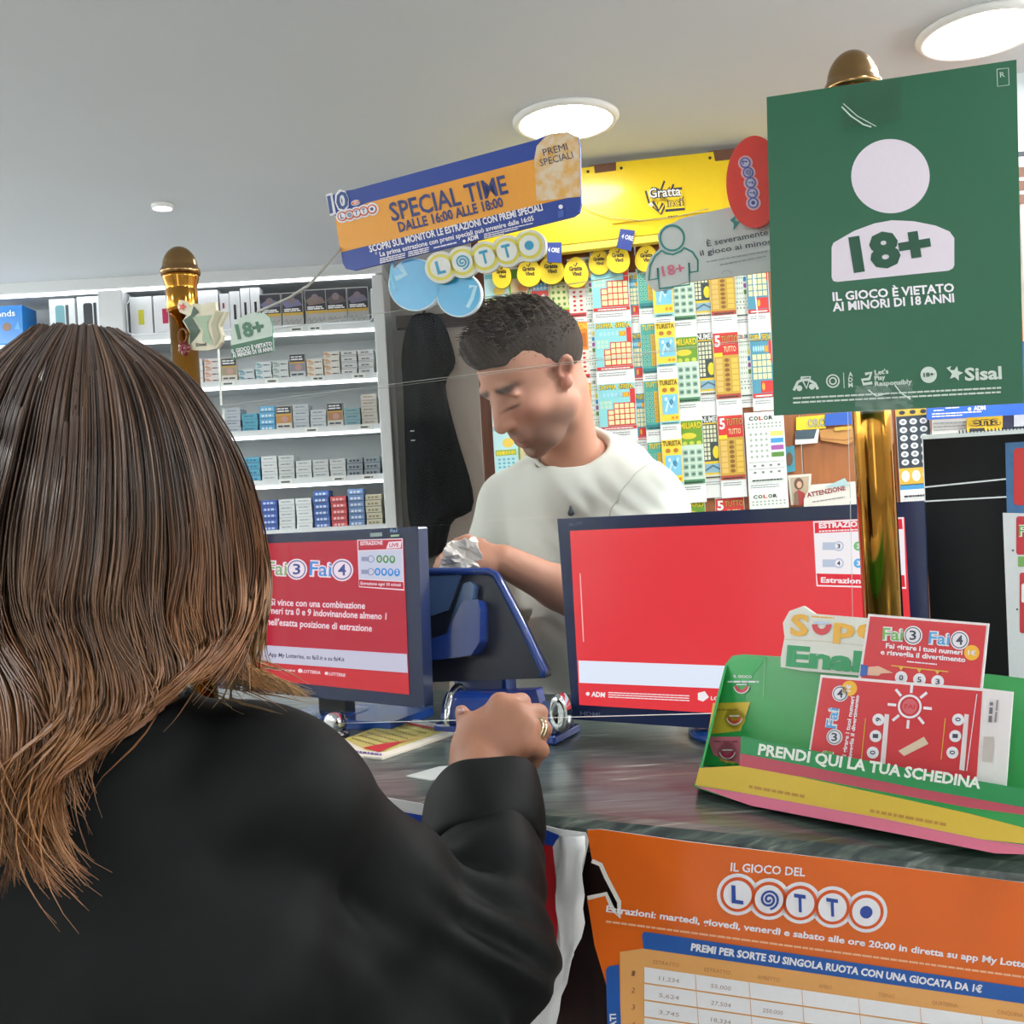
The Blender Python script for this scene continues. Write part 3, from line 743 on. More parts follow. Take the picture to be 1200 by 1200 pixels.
RED, YEL, BLU, TEA, GRN, ORA, WHT, DRK, GOLD = (ink(c) for c in ('#d2322e', '#f0d52c', '#2f86c8', '#5fc0c4', '#8db53a', '#e58a22', '#eef1ee', '#2c3038', '#d6ac3e'))
CREAM, CYAN, PGRN, LBLU = ink('#e4dca8'), ink('#8fd2d8'), ink('#cfe0cf'), ink('#a8d8ea')
def draw_ticket(A, st, seed=0):
    R = A.rect; T = lambda s, x0, x1, y, h, m, l=3, bd=0.02, sh=0.0: A.text(s, (x0, y), (x1, y), h, m, l, bd, sh, (0, -1))
    def grid(x0, y0, x1, y1, nx, ny, m, l=2, g=0.18):
        dx, dy = (x1 - x0) / nx, (y1 - y0) / ny
        for i in range(nx):
            for j in range(ny): R(x0 + dx * (i + g / 2), y0 + dy * (j + g / 2), x0 + dx * (i + 1 - g / 2), y0 + dy * (j + 1 - g / 2), m, l)
    def dots(x0, y0, x1, y1, nx, ny, m, r=.35, l=2):
        dx, dy = (x1 - x0) / nx, (y1 - y0) / ny
        for i in range(nx):
            for j in range(ny): A.disc(x0 + dx * (i + .5), y0 + dy * (j + .5), dx * r, m, l, ry=dy * r, n=10)
    def foot(m=WHT): A.greek((.1, .985), (.9, .985), .022, DRK, 3, seed)
    if st in ('doppia', 'doppia_blue'):
        R(0, 0, 1, 1, CYAN if st == 'doppia' else ink('#4d93ad'))
        T('DOPPIA', .03, .5, .115, .09, DRK, 2, .09); T('DOPPIA', .03, .5, .115, .09, YEL, 3, 0.02); T('SFIDA', .56, .97, .115, .09, DRK, 2, .09); T('SFIDA', .56, .97, .115, .09, YEL, 3, 0.02)
        R(.86, .13, 1, .46, RED, 1); dots(.1, .18, .66, .3, 5, 1, LBLU, .4); R(.66, .2, .84, .3, ORA, 1); T('5X', .68, .82, .285, .07, YEL)
        if st == 'doppia':
            R(.4, .42, .98, .92, RED, 1); grid(.41, .43, .97, .9, 4, 4, CREAM, 2); R(.22, .56, .42, .92, RED, 1); grid(.23, .57, .41, .9, 1, 3, CREAM, 2); grid(.03, .36, .36, .54, 3, 2, ink('#bfe0c8'), 1)
        else:
            grid(.05, .32, .95, .72, 4, 4, CREAM, 2); R(.4, .74, .97, .92, RED, 1); A.disc(.52, .83, .07, GOLD, 2, ry=.06)
        R(.0, .93, 1, .995, RED, 2); A.greek((.12, .98), (.9, .98), .022, WHT, 3, seed)
    elif st == 'tutto':
        R(0, 0, 1, 1, ink('#4fa79a')); T('TUTTO', .08, .94, .13, .1, DRK, 2, .05); T('TUTTO', .08, .94, .13, .1, YEL, 3, 0.02)
        R(.5, .22, .95, .86, GOLD, 1); grid(.52, .24, .93, .85, 3, 7, ink('#c99b2e'), 2); dots(.06, .22, .46, .86, 2, 7, ink('#9fd1b4'), .36); dots(.06, .22, .46, .86, 2, 7, ink('#2e6f73'), .2, 3); R(0, .9, 1, .97, ink('#2e7f86'), 1); foot()
    elif st == 'turista':
        R(0, 0, 1, 1, ink('#f1d340')); T('TURISTA', .04, .97, .13, .1, ink('#8a6a18'), 2, .04); T('TURISTA', .04, .97, .13, .1, ink('#6b5412'), 3, 0)
        A.disc(.3, .24, .13, ink('#b5702c'), 1, ry=.05); A.disc(.7, .24, .13, ink('#b5702c'), 1, ry=.05)
        R(.14, .34, .95, .78, ink('#7ec4e0'), 1); A.line([(.3, .72), (.45, .5), (.6, .62), (.8, .4)], .08, ink('#cfeaf2'), 2); A.disc(.62, .52, .12, ink('#3f8fb4'), 2, ry=.07); A.disc(.35, .44, .07, ink('#e8f4f6'), 3, ry=.04)
        dots(.55, .82, .95, .9, 2, 1, ORA, .4); R(0, .93, 1, 1, ink('#8ccad0'), 1); foot()
    elif st == 'miliardario':
        R(0, 0, 1, .38, ink('#6c9a2c')); R(0, .38, 1, 1, PGRN); T('MILIARD', .05, .97, .12, .09, ink('#3d5a14'), 2, .04); T('MILIARD', .05, .97, .12, .09, YEL, 3, 0.02)
        A.disc(.4, .24, .34, ink('#d9c93a'), 1, ry=.05); dots(.06, .31, .98, .4, 3, 1, ink('#c9d24a'), .36); grid(.05, .44, .97, .9, 3, 4, ink('#a9c6b4'), 1, .22)
        for i in range(3):
            for j in range(4): A.disc(.22 + i * .3, .5 + j * .115, .09, ink('#5d7f70'), 2, ry=.028, n=10)
        R(0, .93, 1, 1, ink('#4c8a5c'), 1); foot()
    elif st == 'numeri':
        R(0, 0, 1, 1, ink('#ecc92f')); R(0, 0, 1, .11, DRK, 1); T('NUMERI', .04, .97, .1, .085, WHT, 2, .03)
        R(.05, .13, .8, .72, ink('#3d4a4c'), 1)
        for j in range(8):
            for i in range(4 if j < 4 else 2): R(.09 + i * .175, .15 + j * .07, .22 + i * .175, .205 + j * .07, ink('#dfe0c0'), 2)
        A.disc(.7, .58, .18, YEL, 2, ry=.1); R(.1, .76, .95, .9, ink('#8fb6c8'), 1); A.line([(.1, .86), (.5, .79), (.95, .87)], .03, ink('#4f6f84'), 2); R(0, .93, 1, 1, ink('#dcd9c4'), 1); foot()
    elif st == 'tutto_gold':
        R(0, 0, 1, 1, ink('#c9a23e')); R(0, 0, 1, .34, RED, 1); T('TUTTO', .33, .98, .15, .1, DRK, 2, .05); T('TUTTO', .33, .98, .15, .1, GOLD, 3, 0); T('5', .05, .28, .2, .16, WHT, 3, .03); T('TUTTO', .4, .9, .29, .08, CREAM, 3, 0.01)
        R(.0, .3, .34, .36, YEL, 2); grid(.04, .38, .34, .9, 1, 6, ink('#e0b867'), 2); dots(.37, .38, .63, .9, 1, 7, ink('#8d5f2a'), .4); grid(.66, .38, .97, .9, 1, 6, ink('#e6bf52'), 2); R(0, .93, 1, 1, ink('#b24a34'), 2); foot()
    elif st == 'color':
        R(0, 0, 1, 1, ink('#e6efe4')); 
        for i, ch in enumerate('COLOR'): T(ch, .1 + i * .13, .21 + i * .13, .07, .055, [DRK, DRK, RED, DRK, DRK][i], 3, .04)
        dots(.04, .1, .96, .2, 9, 2, ink('#9fae9f'), .3); dots(.06, .24, .6, .66, 4, 5, ink('#a8b4a6'), .26)
        for k, c in enumerate(('#e7d870', '#3f95cf', '#a75aa8', '#5b8a3c')): R(.64, .25 + k * .105, .97, .25 + k * .105 + .07, ink(c), 1)
        R(.04, .7, .96, .705, DRK, 1); R(.04, .8, .96, .805, DRK, 1); dots(.08, .71, .92, .8, 4, 1, ink('#7d877d'), .2); dots(.08, .81, .92, .9, 4, 1, ink('#7d877d'), .2); foot()
    elif st == 'orange':
        R(0, 0, 1, 1, ink('#efe6dc')); R(0, 0, 1, .5, ORA, 1); T('MILIONI', .05, .97, .13, .1, YEL, 3, .02); R(.1, .2, .9, .45, ink('#c96a1e'), 2); dots(.1, .52, .92, .92, 2, 5, RED, .25); R(0, .93, 1, 1, RED, 1); foot()
    elif st == 'lime':
        R(0, 0, 1, 1, ink('#8fcf3e')); T('LUCKY', .1, .9, .13, .1, WHT, 3, .02); R(.08, .2, .92, .86, ink('#d9d9a0'), 1); dots(.1, .22, .9, .84, 4, 5, ink('#5f8f3a'), .28); R(0, .9, 1, 1, RED, 1); foot()
    elif st == 'green':
        R(0, 0, 1, 1, ink('#74b64e')); R(.08, .2, .92, .9, ink('#e0c9a0'), 1); A.line([(.1, .8), (.4, .5), (.7, .66), (.92, .4)], .05, ink('#4f8f57'), 2); A.disc(.6, .4, .2, ink('#e39a5c'), 2, ry=.12)
    elif st == 'numbers':
        R(0, 0, 1, 1, ink('#c6423a')); R(.06, .2, .94, .44, ink('#5fb4dc'), 1); dots(.08, .22, .92, .43, 4, 2, WHT, .3); T('8', .12, .44, .8, .24, WHT, 2, .06); T('8', .54, .88, .8, .24, WHT, 2, .06); R(0, .9, 1, 1, WHT, 1)
    elif st == 'sea':
        R(0, 0, 1, 1, ink('#bfe6ea')); R(0, .0, 1, .1, ink('#7ccbd4'), 1); A.disc(.62, .36, .25, ink('#f0cf5a'), 1, ry=.1); R(.05, .5, .95, .62, ink('#9fb85a'), 1); A.greek((.1, .6), (.9, .6), .07, YEL, 2, seed, (1, 2)); dots(.1, .66, .9, .9, 4, 3, ink('#6fb6cf'), .32)
    elif st == 'tenx':
        R(0, 0, 1, 1, ink('#f2ece8')); R(.1, .06, .95, .4, RED, 1); A.greek((.2, .3), (.85, .3), .12, WHT, 2, 2, (1, 2)); R(.1, .5, .95, .54, RED, 1); R(.1, .66, .95, .96, RED, 1); A.greek((.2, .88), (.85, .88), .12, WHT, 2, 5, (1, 2))
    elif st == 'dark_dots':
        R(0, 0, 1, 1, ink('#2d3742')); R(0, 0, 1, .08, ink('#c9a93c'), 1); dots(.02, .0, .98, .08, 3, 1, DRK, .3); dots(.04, .1, .96, .64, 3, 6, ink('#d8dcdc'), .38); dots(.04, .1, .96, .64, 3, 6, ink('#7d868c'), .18, 3); R(0, .66, 1, .84, GOLD, 1); dots(.02, .67, .98, .83, 3, 1, ink('#efe7cf'), .4); R(0, .85, 1, .9, ink('#3f8fc0'), 1); R(0, .9, 1, 1, WHT, 1); foot()
def strip(label, xl, xr, yref, rows, st, lift, ends=None):
    """one hanging strip of tickets: white perforated paper with a printed ticket per row"""
    pl = TW.shifted(lift); sl = 0.058
    def q(y0, y1, e=0):
        d = -0.07 * (xr - xl)
        return [(xl + e + sl * (y0 - yref), y0), (xr - e + sl * (y0 - yref), y0 + d), (xr - e + sl * (y1 - yref), y1 + d), (xl + e + sl * (y1 - yref), y1)]
    y0, y1 = ends or (rows[0][0] - 2, rows[-1][1] + 12)
    o = thing('ticket_strip', label, 'scratch card strip', pl.hit(*q(y0, y1)[3]), 'scratch card strips on the wooden panel')
    A = Art(pl); slab(pl, q(y0, y1), 0.0006, mat('ticket_paper', '#eff0ee', 0.45, noise=0.02), b=A.b)
    for i, (a, c) in enumerate(rows):
        x0, x1 = xl + sl * (c - yref), xr + sl * (c - yref); h = min(12, 0.17 * (c - a))
        if xr - xl > 14:
            for k in range(2): A.greek((x0 + 3, c + 4 + k * 2.6 - .2), (x0 + (x1 - x0) * .8, c + 4 + k * 2.6 - .07 * (x1 - x0) * .8), .9, ink('#8a8f92'), 1, i * 7 + k, (2, 5))
    A.build('paper_backing', o)
    for i, (a, c) in enumerate(rows):
        qq = quadmap(q(a, c, 0.6)); p2 = pl.shifted(0.0008)
        A = Art(p2, lambda x, y: p2.uv(*qq(x, y))); A.EPS = 0.00025
        draw_ticket(A, st, i * 13 + int(xl)); A.build('ticket', o)
    return o
L = [('narrow strip of red and white cards at far left of the ticket wall', 569, 582, 360, [(326, 380), (382, 436), (438, 492), (494, 548)], 'tenx', .004, (322, 560)),
     ('pale sea-blue scratch card strip left of the seller', 576, 604, 480, [(322, 378), (382, 438), (442, 496), (500, 556), (560, 616)], 'sea', .012, (318, 640)),
     ('green and tan scratch card strip just above the seller\'s hair', 596, 624, 340, [(316, 372), (376, 432), (436, 492), (506, 556)], 'green', .006, None),
     ('red and blue double-eight scratch card strip above the seller\'s hair', 622, 643, 340, [(322, 366), (370, 426)], 'numbers', .010, None),
     ('lime green lucky scratch card strip above the seller\'s head', 641, 674, 340, [(314, 370), (374, 430), (434, 490)], 'lime', .007, None),
     ('orange and white scratch card strip left of the cyan double-challenge cards', 672, 692, 440, [(306, 372), (378, 444), (450, 516)], 'orange', .011, None),
     ('narrow pale strip hanging between the orange and the cyan cards', 686, 702, 440, [(304, 366), (374, 436), (446, 512)], 'color', .008, None),
     ('cyan and red double-challenge scratch card strip, first above seller\'s shoulder', 697, 741, 400, [(305, 366), (379, 435), (451, 505)], 'doppia', .020, (296, 520)),
     ('narrow cyan card strip peeking out right of the double-challenge strip', 736, 754, 400, [(322, 372), (391, 446), (462, 516)], 'doppia_blue', .010, None),
     ('teal and yellow all-or-nothing scratch card strip above the seller\'s shoulder', 751, 774, 400, [(300, 362), (380, 438), (447, 504), (519, 576)], 'tutto', .015, None),
     ('yellow tourist scratch card strip with blue pictures', 768, 792, 400, [(308, 372), (379, 430), (445, 498), (516, 570)], 'turista', .021, (300, 590)),
     ('green banknote scratch card strip right of the tourist cards', 791, 819, 430, [(306, 376), (396, 472), (494, 568)], 'miliardario', .016, (298, 590)),
     ('yellow and dark grid number card strip', 817, 841, 430, [(304, 372), (391, 464), (488, 562)], 'numeri', .011, (298, 584)),
     ('red and gold scratch card strip beside the number cards', 837, 867, 430, [(302, 370), (391, 468), (488, 563)], 'tutto_gold', .017, (298, 584)),
     ('narrow white colour-game strip, upper one beside the blue cards', 864, 884, 430, [(300, 372), (392, 466)], 'color', .010, (296, 478)),
     ('blue double-challenge scratch card strip at the edge of the green sign', 880, 906, 430, [(298, 368), (391, 467)], 'doppia_blue', .022, (292, 482)),
     ('wide white colour-game card strip with four coloured blocks', 874, 920, 520, [(488, 566), (580, 650)], 'color', .024, (484, 660)),
     ('dark scratch card strip with rows of white discs right of the brass post', 1052, 1092, 530, [(480, 585)], 'dark_dots', .016, (474, 590)),
     ('red fifty card strip just above the right monitor', 838, 872, 590, [(585, 650)], 'tutto_gold', .006, (583, 660)),
     ('yellow-green card strip just above the right monitor', 792, 826, 590, [(588, 650)], 'miliardario', .006, (586, 660))]
for a in L: strip(*a)
# drop-shaped yellow tags over the strips
drop = lambda cx, cy, w_, h_: [(cx - w_ * math.sin(a) * (1 - .16 * math.cos(a)), cy - h_ * math.cos(a)) for a in [2 * PI * k / 28 for k in range(28)]]
tagy = mat('tag_yellow', '#f2d433', 0.3, noise=0.02, coat=0.3)
nm = ['leftmost of the row', 'second from left in the row', 'third from left in the row', 'fourth from left, above the orange cards', 'partly behind the tilted drop', 'tilted, under the blue card', 'rightmost, touching the grey sign']
for k, (cx, cy, w_, h_, lf) in enumerate(((588, 322, 11, 16, .034), (620, 319, 14, 17, .036), (646, 316, 15, 17, .034), (675, 319, 14.5, 18, .036), (702, 307, 12, 15, .028), (724.5, 303, 13.5, 17, .044), (758, 303, 14, 16, .034))):
    pl = TW.shifted(lf); t = thing('yellow_tag', 'yellow drop-shaped header tag, ' + nm[k], 'tag', pl.hit(cx, cy + h_), 'yellow tags above the scratch cards')
    slab(pl, drop(cx, cy, w_, h_), 0.012, tagy, mat('tag_edge', '#b8932a', 0.4)).build('plate', t)
    A = Art(pl); lg = ink('#4a3d20')
    A.text('Gratta', (cx - w_ * .55, cy - h_ * .08), (cx + w_ * .5, cy - h_ * .14), h_ * .26, lg, 1, .05); A.text('Vinci', (cx - w_ * .3, cy + h_ * .24), (cx + w_ * .45, cy + h_ * .2), h_ * .24, lg, 1, .05)
    A.line([(cx - w_ * .2, cy - h_ * .5), (cx - w_ * .05, cy - h_ * .38), (cx + w_ * .1, cy - h_ * .62)], 1.4, lg, 1); A.build('logo', t)
for x0, y0, tl, lb in ((641, 284, 0, 'small blue card above the third yellow tag'), (727, 268, 4.5, 'small tilted blue card above the tilted yellow tag')):
    pl = TW.shifted(.0685); t = thing('blue_card', lb, 'card', pl.hit(x0 + 8, y0 + 22))
    slab(pl, [(x0, y0), (x0 + 17, y0 + tl * .5), (x0 + 17 - tl, y0 + 24 + tl * .5), (x0 - tl, y0 + 23 - tl * .2)], 0.003, mat('card_navy', '#2a3f8c', 0.4)).build('card', t)
    A = Art(pl); A.text('4 ORE', (x0 + 1, y0 + 11), (x0 + 14.5, y0 + 12 + tl * .5), 5, ink('#e6e9f2'), 1, .03); A.build('lettering', t)

# ------------------------------------------------------------------ odds and ends on the wooden panel at the right
P3 = TW.shifted(.012)
t, A = sign('scratch_card', 'yellow card with grey letters pinned on the wooden panel', 'card', P3, [(933, 489), (968, 486), (968, 502), (933, 504)], .003, ink('#ecd02c'))
A.text('ORO', (946, 501), (968, 499), 9, ink('#57533f'), 1, .04); A.text('ORO', (946, 501), (968, 499), 9, ink('#cfc9a8'), 2, .0); A.build('lettering', t)
t, A = sign('blue_ticket', 'blue ticket beside the yellow card on the wooden panel', 'ticket', TW.shifted(.018), [(967, 485), (1000, 482), (1000, 497), (967, 499)], .002, ink('#2b5cb8')); A.greek((978, 505), (998, 503), 4, GOLD, 1, 2); A.build('print', t)
t, A = sign('photo_card', 'small dark photograph with white border on the wooden panel', 'photograph', TW.shifted(.015), [(932, 505), (960, 503), (958, 519), (932, 521)], .002, WHT); A.poly([(932, 505), (957, 503), (954, 514), (932, 515)], ink('#40525f'), 1); A.build('print', t)
t, A = sign('envelope', 'tan paper flap tucked under the blue ticket', 'paper', P3, [(960, 504), (1003, 499), (1008, 511), (994, 521), (962, 516)], .002, ink('#c98f4c')); A.line([(962, 514), (990, 516), (1006, 511)], 1.5, ink('#a86d34'), 1); A.build('fold', t)
t, A = sign('teal_card', 'teal picture card half behind the white colour-game strip', 'card', TW.shifted(.01), [(919, 524), (931, 522), (932, 552), (922, 554)], .002, ink('#3f93a8')); A.disc(925, 538, 4, ink('#6b4f3a'), 1, ry=8); A.build('print', t)
t, A = sign('holy_card', 'small framed icon of a veiled figure leaning on the wooden panel', 'picture card', TW.shifted(.02), [(923, 557), (951, 555), (949, 592), (927, 592)], .003, ink('#d9d4c6'))
A.poly([(926, 560), (948, 558), (946, 592), (929, 592)], ink('#b9a68c'), 1); A.disc(936, 567, 5.5, ink('#6d5040'), 2, ry=7); A.disc(936.5, 568, 3, ink('#d2a98c'), 3, ry=4)
A.poly([(930, 592), (931, 577), (936, 574), (943, 578), (944, 592)], ink('#a93b38'), 2); A.poly([(931, 592), (930, 578), (935, 576), (936, 592)], ink('#7d6a58'), 3); A.build('picture', t)
t, A = sign('notice_card', 'small white ATTENZIONE notice leaning above the right monitor', 'notice', TW.shifted(.03), [(942, 585), (951, 568), (1004, 564), (1005, 592), (942, 594)], .002, ink('#dcd8cf'))
A.text('ATTENZIONE', (946, 583), (991, 574), 5.2, ink('#8c2f33'), 1, .03); A.greek((952, 589), (990, 583), 1.4, ink('#8d8a86'), 1, 4); A.poly([(966, 571), (990, 560), (996, 570)], ink('#a8c3c6'), 1); A.build('print', t)
t, A = sign('paper_sheet', 'pale printed sheet on the panel under the blue banner', 'paper', TW.shifted(.02), [(1092, 492), (1135, 490), (1135, 508), (1092, 511)], .002, ink('#cfcfca'))
for k in range(3): A.greek((1094, 497 + k * 4), (1132, 495 + k * 4), 1.2, ink('#8d9092'), 1, k)
A.build('lettering', t)
t, A = sign('yellow_card', 'yellow and black lettered card under the blue banner', 'card', TW.shifted(.025), [(1133, 489), (1175, 486), (1175, 506), (1133, 508)], .003, ink('#e2b92e'))
A.text('ena', (1137, 499), (1173, 497), 9, DRK, 1, .06); A.text('ena', (1137, 499), (1173, 497), 9, ink('#e2b92e'), 2, .0); A.text('lla', (1137, 512), (1173, 510), 9, DRK, 1, .06); A.build('lettering', t)
t, A = sign('dark_poster', 'dark navy poster beside the yellow lettered card', 'poster', TW.shifted(.01), [(1172, 486), (1230, 481), (1230, 506), (1172, 508)], .003, ink('#272c4a')); A.poly([(1188, 486), (1226, 483), (1226, 499), (1188, 500)], ink('#b9bcc6'), 1); A.build('print', t)
# ------------------------------------------------------------------ counter
ZC = 1.163
marble = ramp_mat('marble_green', [(0.26, '#20282a'), (0.45, '#3d4745'), (0.6, '#566059'), (0.76, '#8f978f')], (5.0, 1.0, 4.0), 0.28, nscale=7, detail=10, dist=.8, coat=0.12)
for n_ in marble.node_tree.nodes:
    if n_.type == 'MAPPING': n_.inputs['Rotation'].default_value = (0, 0, 0.5); n_.inputs['Scale'].default_value = (1.6, 16.0, 9.0)
brown_m = ramp_mat('counter_front', [(0.3, '#1c0c0b'), (0.7, '#331a16')], (14, 14, 1), 0.4, nscale=4)
SA, SB = -2.4, 1.25
ct = thing('counter', 'long shop counter with a dark green-grey marble top', 'counter', ST(-.4, 1.3, 0))
prof = [(0.968, ZC - .038), (0.955, ZC - .036), (0.946, ZC - .028), (0.943, ZC - .019), (0.946, ZC - .009), (0.955, ZC - .002), (0.968, ZC), (1.58, ZC), (1.58, ZC - .038)]
b = MB(); n = len(prof)
b.add([ST(s_, t_, z_) for s_ in (SA, SB) for t_, z_ in prof], [(i, (i + 1) % n, (i + 1) % n + n, i + n) for i in range(n)] + [tuple(range(n)), tuple(reversed(range(n, 2 * n)))], marble)
b.build('worktop', ct)
b = MB(); R3 = Matrix.Rotation(-math.radians(TH), 3, 'Z')
b.box(ST((SA + SB) / 2, 0.985, (ZC - .038) / 2 + .04), (SB - SA, 0.03, ZC - .118), brown_m, R3); b.build('front_panel', ct)
b = MB(); b.box(ST((SA + SB) / 2, 1.29, ZC - .06), (SB - SA, 0.55, .04), brown_m, R3); b.build('under_shelf', ct)
for s_ in (SA + .02, SB - .02):
    b = MB(); b.box(ST(s_, 1.28, (ZC - .04) / 2), (.03, .54, ZC - .04), brown_m, R3); b.build('end_panel', ct)
b = MB(); b.box(ST((SA + SB) / 2, 1.005, .04), (SB - SA, .03, .08), mat('plinth', '#15100f', .5), R3); b.build('plinth', ct)

# ------------------------------------------------------------------ brass posts
brass = mat('brass', '#b07c34', 0.12, 1.0, noise=0.06, scale=25)
brass_d = mat('brass_aged', '#9a7a52', 0.22, 1.0, noise=0.12, scale=60)
PP = tplane(1.21)
def post(label, px, py, ytop, r):
    p = PP.hit(px, py); zt = CZ + 0
    # height of the top from its own pixel, at the post's depth
    q = pt(px - (py - ytop) * math.tan(ROLL), ytop, p.y); zt = q.z; p = Vector((q.x, q.y, ZC))
    t = thing('brass_post', label, 'post', p)
    b = MB(); b.lathe([(r * 2, 0), (r * 2, .006), (r * 1.5, .014), (r * 1.08, .022), (r * 1.08, .03)], p, brass, 40); b.build('base_flange', t)
    h = zt - ZC; b = MB(); b.lathe([(r, .03), (r, h - .105)], p, brass, 48); b.build('shaft', t)
    b = MB(); b.lathe([(r * 1.02, h - .105), (r * 1.13, h - .104), (r * 1.15, h - .1), (r * 1.15, h - .072), (r * 1.12, h - .07), (r * 1.13, h - .066), (r * 1.32, h - .052), (r * 1.36, h - .046)], p, brass, 48); b.build('collar', t)
    b = MB(); pr = [(r * 1.42, h - .046), (r * 1.46, h - .042), (r * 1.42, h - .037), (r * 1.33, h - .036)] + [(r * 1.3 * math.cos(a), h - .036 + .036 * math.sin(a)) for a in [PI / 2 * k / 10 for k in range(1, 10)]] + [(r * .12, h)]
    b.lathe(pr, p, brass_d, 48); b.build('ball_cap', t)
    return p
PL = post('left brass post with ball cap, beside the woman\'s head', 216, 400, 289, .0215)
PR = post('right brass post with ball cap, behind the big green age sign', 1028, 600, 60, .0215)

# ------------------------------------------------------------------ plexiglass between the posts
glass = clear_mat('plexiglass', (0.985, 0.995, 0.99), 1.13)
edge = mat('plexi_edge', '#e3ece6', 0.25, noise=0.02)  # pale colour stands in for light refracted at the pane edges
sc_t = thing('glass_screen', 'clear plexiglass safety screen between the two brass posts', 'screen', PP.hit(640, 848))
GP = PP
for nm_, q in (('pane', [(272, 629), (996, 587), (1001, 832), (284, 851)]), ('pane', [(260, 478), (990, 385), (996, 584), (270, 626)]), ('pane', [(254, 396), (880, 300), (890, 396), (258, 475)])):
    b = slab(GP, q, .005, glass, edge, zmin=ZC + .003); b.build(nm_, sc_t)
chrome = mat('chrome', '#d9dcde', 0.08, 1.0, noise=0.02)
for px, py in ((393, 847),):
    b = MB(); p = GP.hit(px, py); b.lathe([(.012, -.012), (.016, -.008), (.016, .008), (.012, .012)], p, chrome, 24, axis=GP.N); b.lathe([(.02, 0), (.02, .005), (.008, .008), (.008, p.z - ZC)], (p.x, p.y, ZC + .0008), chrome, 24); b.build('clamp', sc_t)

# ------------------------------------------------------------------ monitors
navy = mat('monitor_shell', '#1c2a52', 0.22, noise=0.04, coat=0.4)
black_pl = mat('black_plastic', '#17181c', 0.4)
def monitor(label, pl, outer, screen, foot):
    c = sum((pl.hit(*q) for q in outer), Vector()) / 4; c.z = ZC
    t = thing('monitor', label, 'monitor', c)
    slab(pl, outer, .022, navy).build('bezel', t, .003)
    b = MB(); cu = [(outer[0][0] * .8 + outer[2][0] * .2, outer[0][1] * .8 + outer[2][1] * .2), (outer[1][0] * .8 + outer[3][0] * .2, outer[1][1] * .8 + outer[3][1] * .2), (outer[2][0] * .8 + outer[0][0] * .2, outer[2][1] * .8 + outer[0][1] * .2), (outer[3][0] * .8 + outer[1][0] * .2, outer[3][1] * .8 + outer[1][1] * .2)]
    slab(pl.shifted(-.022), cu, .03, black_pl, b=b); b.build('back_cover', t, .006)
    us = [pl.uv(*q) for q in outer]; um = sum(u[0] for u in us) / 4
    p = pl.pos(um, 0, -.05); vb = min(u[1] for u in us)
    b = MB(); b.box((p.x, p.y, (ZC + pl.O.z) / 2), (.06, .025, pl.O.z - ZC), black_pl, Matrix.Rotation(-math.radians(pl_yaw), 3, 'Z')); b.build('stand_neck', t, .004)
    b = MB(); rb = .08 if pl_yaw == 26 else .075
    if pl_yaw == 33: b.box((p.x + .03, p.y - .01, ZC + .0075), (.22, .12, .013), mat('stand_blue', '#1d4690', .25, coat=.3), Matrix.Rotation(-math.radians(TH), 3, 'Z'))
    b.lathe([(rb, 0), (rb, .006), (rb - .012, .012), (.03, .016)], (p.x, p.y, ZC + .0005), mat('stand_blue', '#1d4690', .25, coat=.3), 40); b.build('stand_base', t)
    A = Art(pl.shifted(.0006)); A.EPS = .0002
    return t, A
pl_yaw = 26
MR = Plane(pt(868, 725, 1.335), 26, 3)
t, A = monitor('wide monitor showing a plain red lottery screen, behind the green slip box', MR, [(653, 608), (1083, 587), (1093, 872), (671, 843)], None, None)
RD = lit('#e03a42', .85); WB = lit('#dfe6f6', .85); RB = lit('#d8283a', .9); DW = lit('#e9e2e6', .9)
A.poly([(668, 622), (1060, 606), (1074, 850), (679, 826)], RD, 0)
A.poly([(678, 774), (1070, 788), (1072, 816), (679, 800)], WB, 1)
A.text('ADM', (693, 816), (709, 817), 5.4, DW, 1, .04); A.disc(689, 813, 2.2, DW, 1)
for k in range(3): A.greek((713, 812 + k * 2.6), (808, 816 + k * 2.8), 1.1, DW, 1, k)
A.poly([(818, 812), (826, 810), (831, 817), (824, 822), (818, 820)], DW, 1); A.text('LOTT', (833, 820), (852, 821), 4, DW, 1, .02)
A.line([(680, 672), (684, 752)], 1.2, lit('#f2b6b6', .9), 1)
A.poly([(953, 611), (1059, 606), (1062, 690), (957, 687)], DW, 1)
A.poly([(954.5, 612.5), (1057, 608), (1058, 620), (955, 625)], RB, 2); A.poly([(957, 672), (1060, 674), (1061, 688), (958.5, 685.5)], RB, 2)
A.text('ESTRAZIONE TRA', (960, 619), (1040, 615.5), 6, DW, 3, .04); A.greek((960, 623.5), (1035, 620), 1.6, DW, 3, 3, (1, 3)); A.text('Estrazione ogni', (962, 682.5), (1040, 684.5), 6, DW, 3, .03)
gy = lit('#b3bcd0', .9); nv = lit('#34406e', .8); gn = lit('#6db36f', .9); bl = lit('#4fa6dc', .9)
for k, (y, c) in enumerate(((640, gn), (660, bl))):
    A.line([(964, y), (980, y)], 9, gy, 2); A.disc(983, y, 6, gy, 2); A.disc(983, y, 4.2, DW, 3); A.text(str(3 + k), (981, y + 2.5), (985, y + 2.5), 5, nv, 4, .03)
    for j in range(3): A.disc(1006 + j * 14, y - .5 * j, 5.5, c, 2); A.text(str((3, 7, 1)[j]), (1004 + j * 14, y + 2.5), (1008.5 + j * 14, y + 2.5), 5, DW, 3, .03)
A.build('display', t)
A = Art(MR.shifted(.0006)); A.text('HDMI', (680, 838), (703, 839.5), 4.4, ink('#68749a'), 0, .02); A.text('HL-TFT', (667, 616.5), (683, 615.8), 3.6, ink('#56618a'), 0, .01); A.build('lettering', t)
pl_yaw = 33
ML = Plane(pt(420, 725, 1.545), 33, 2)
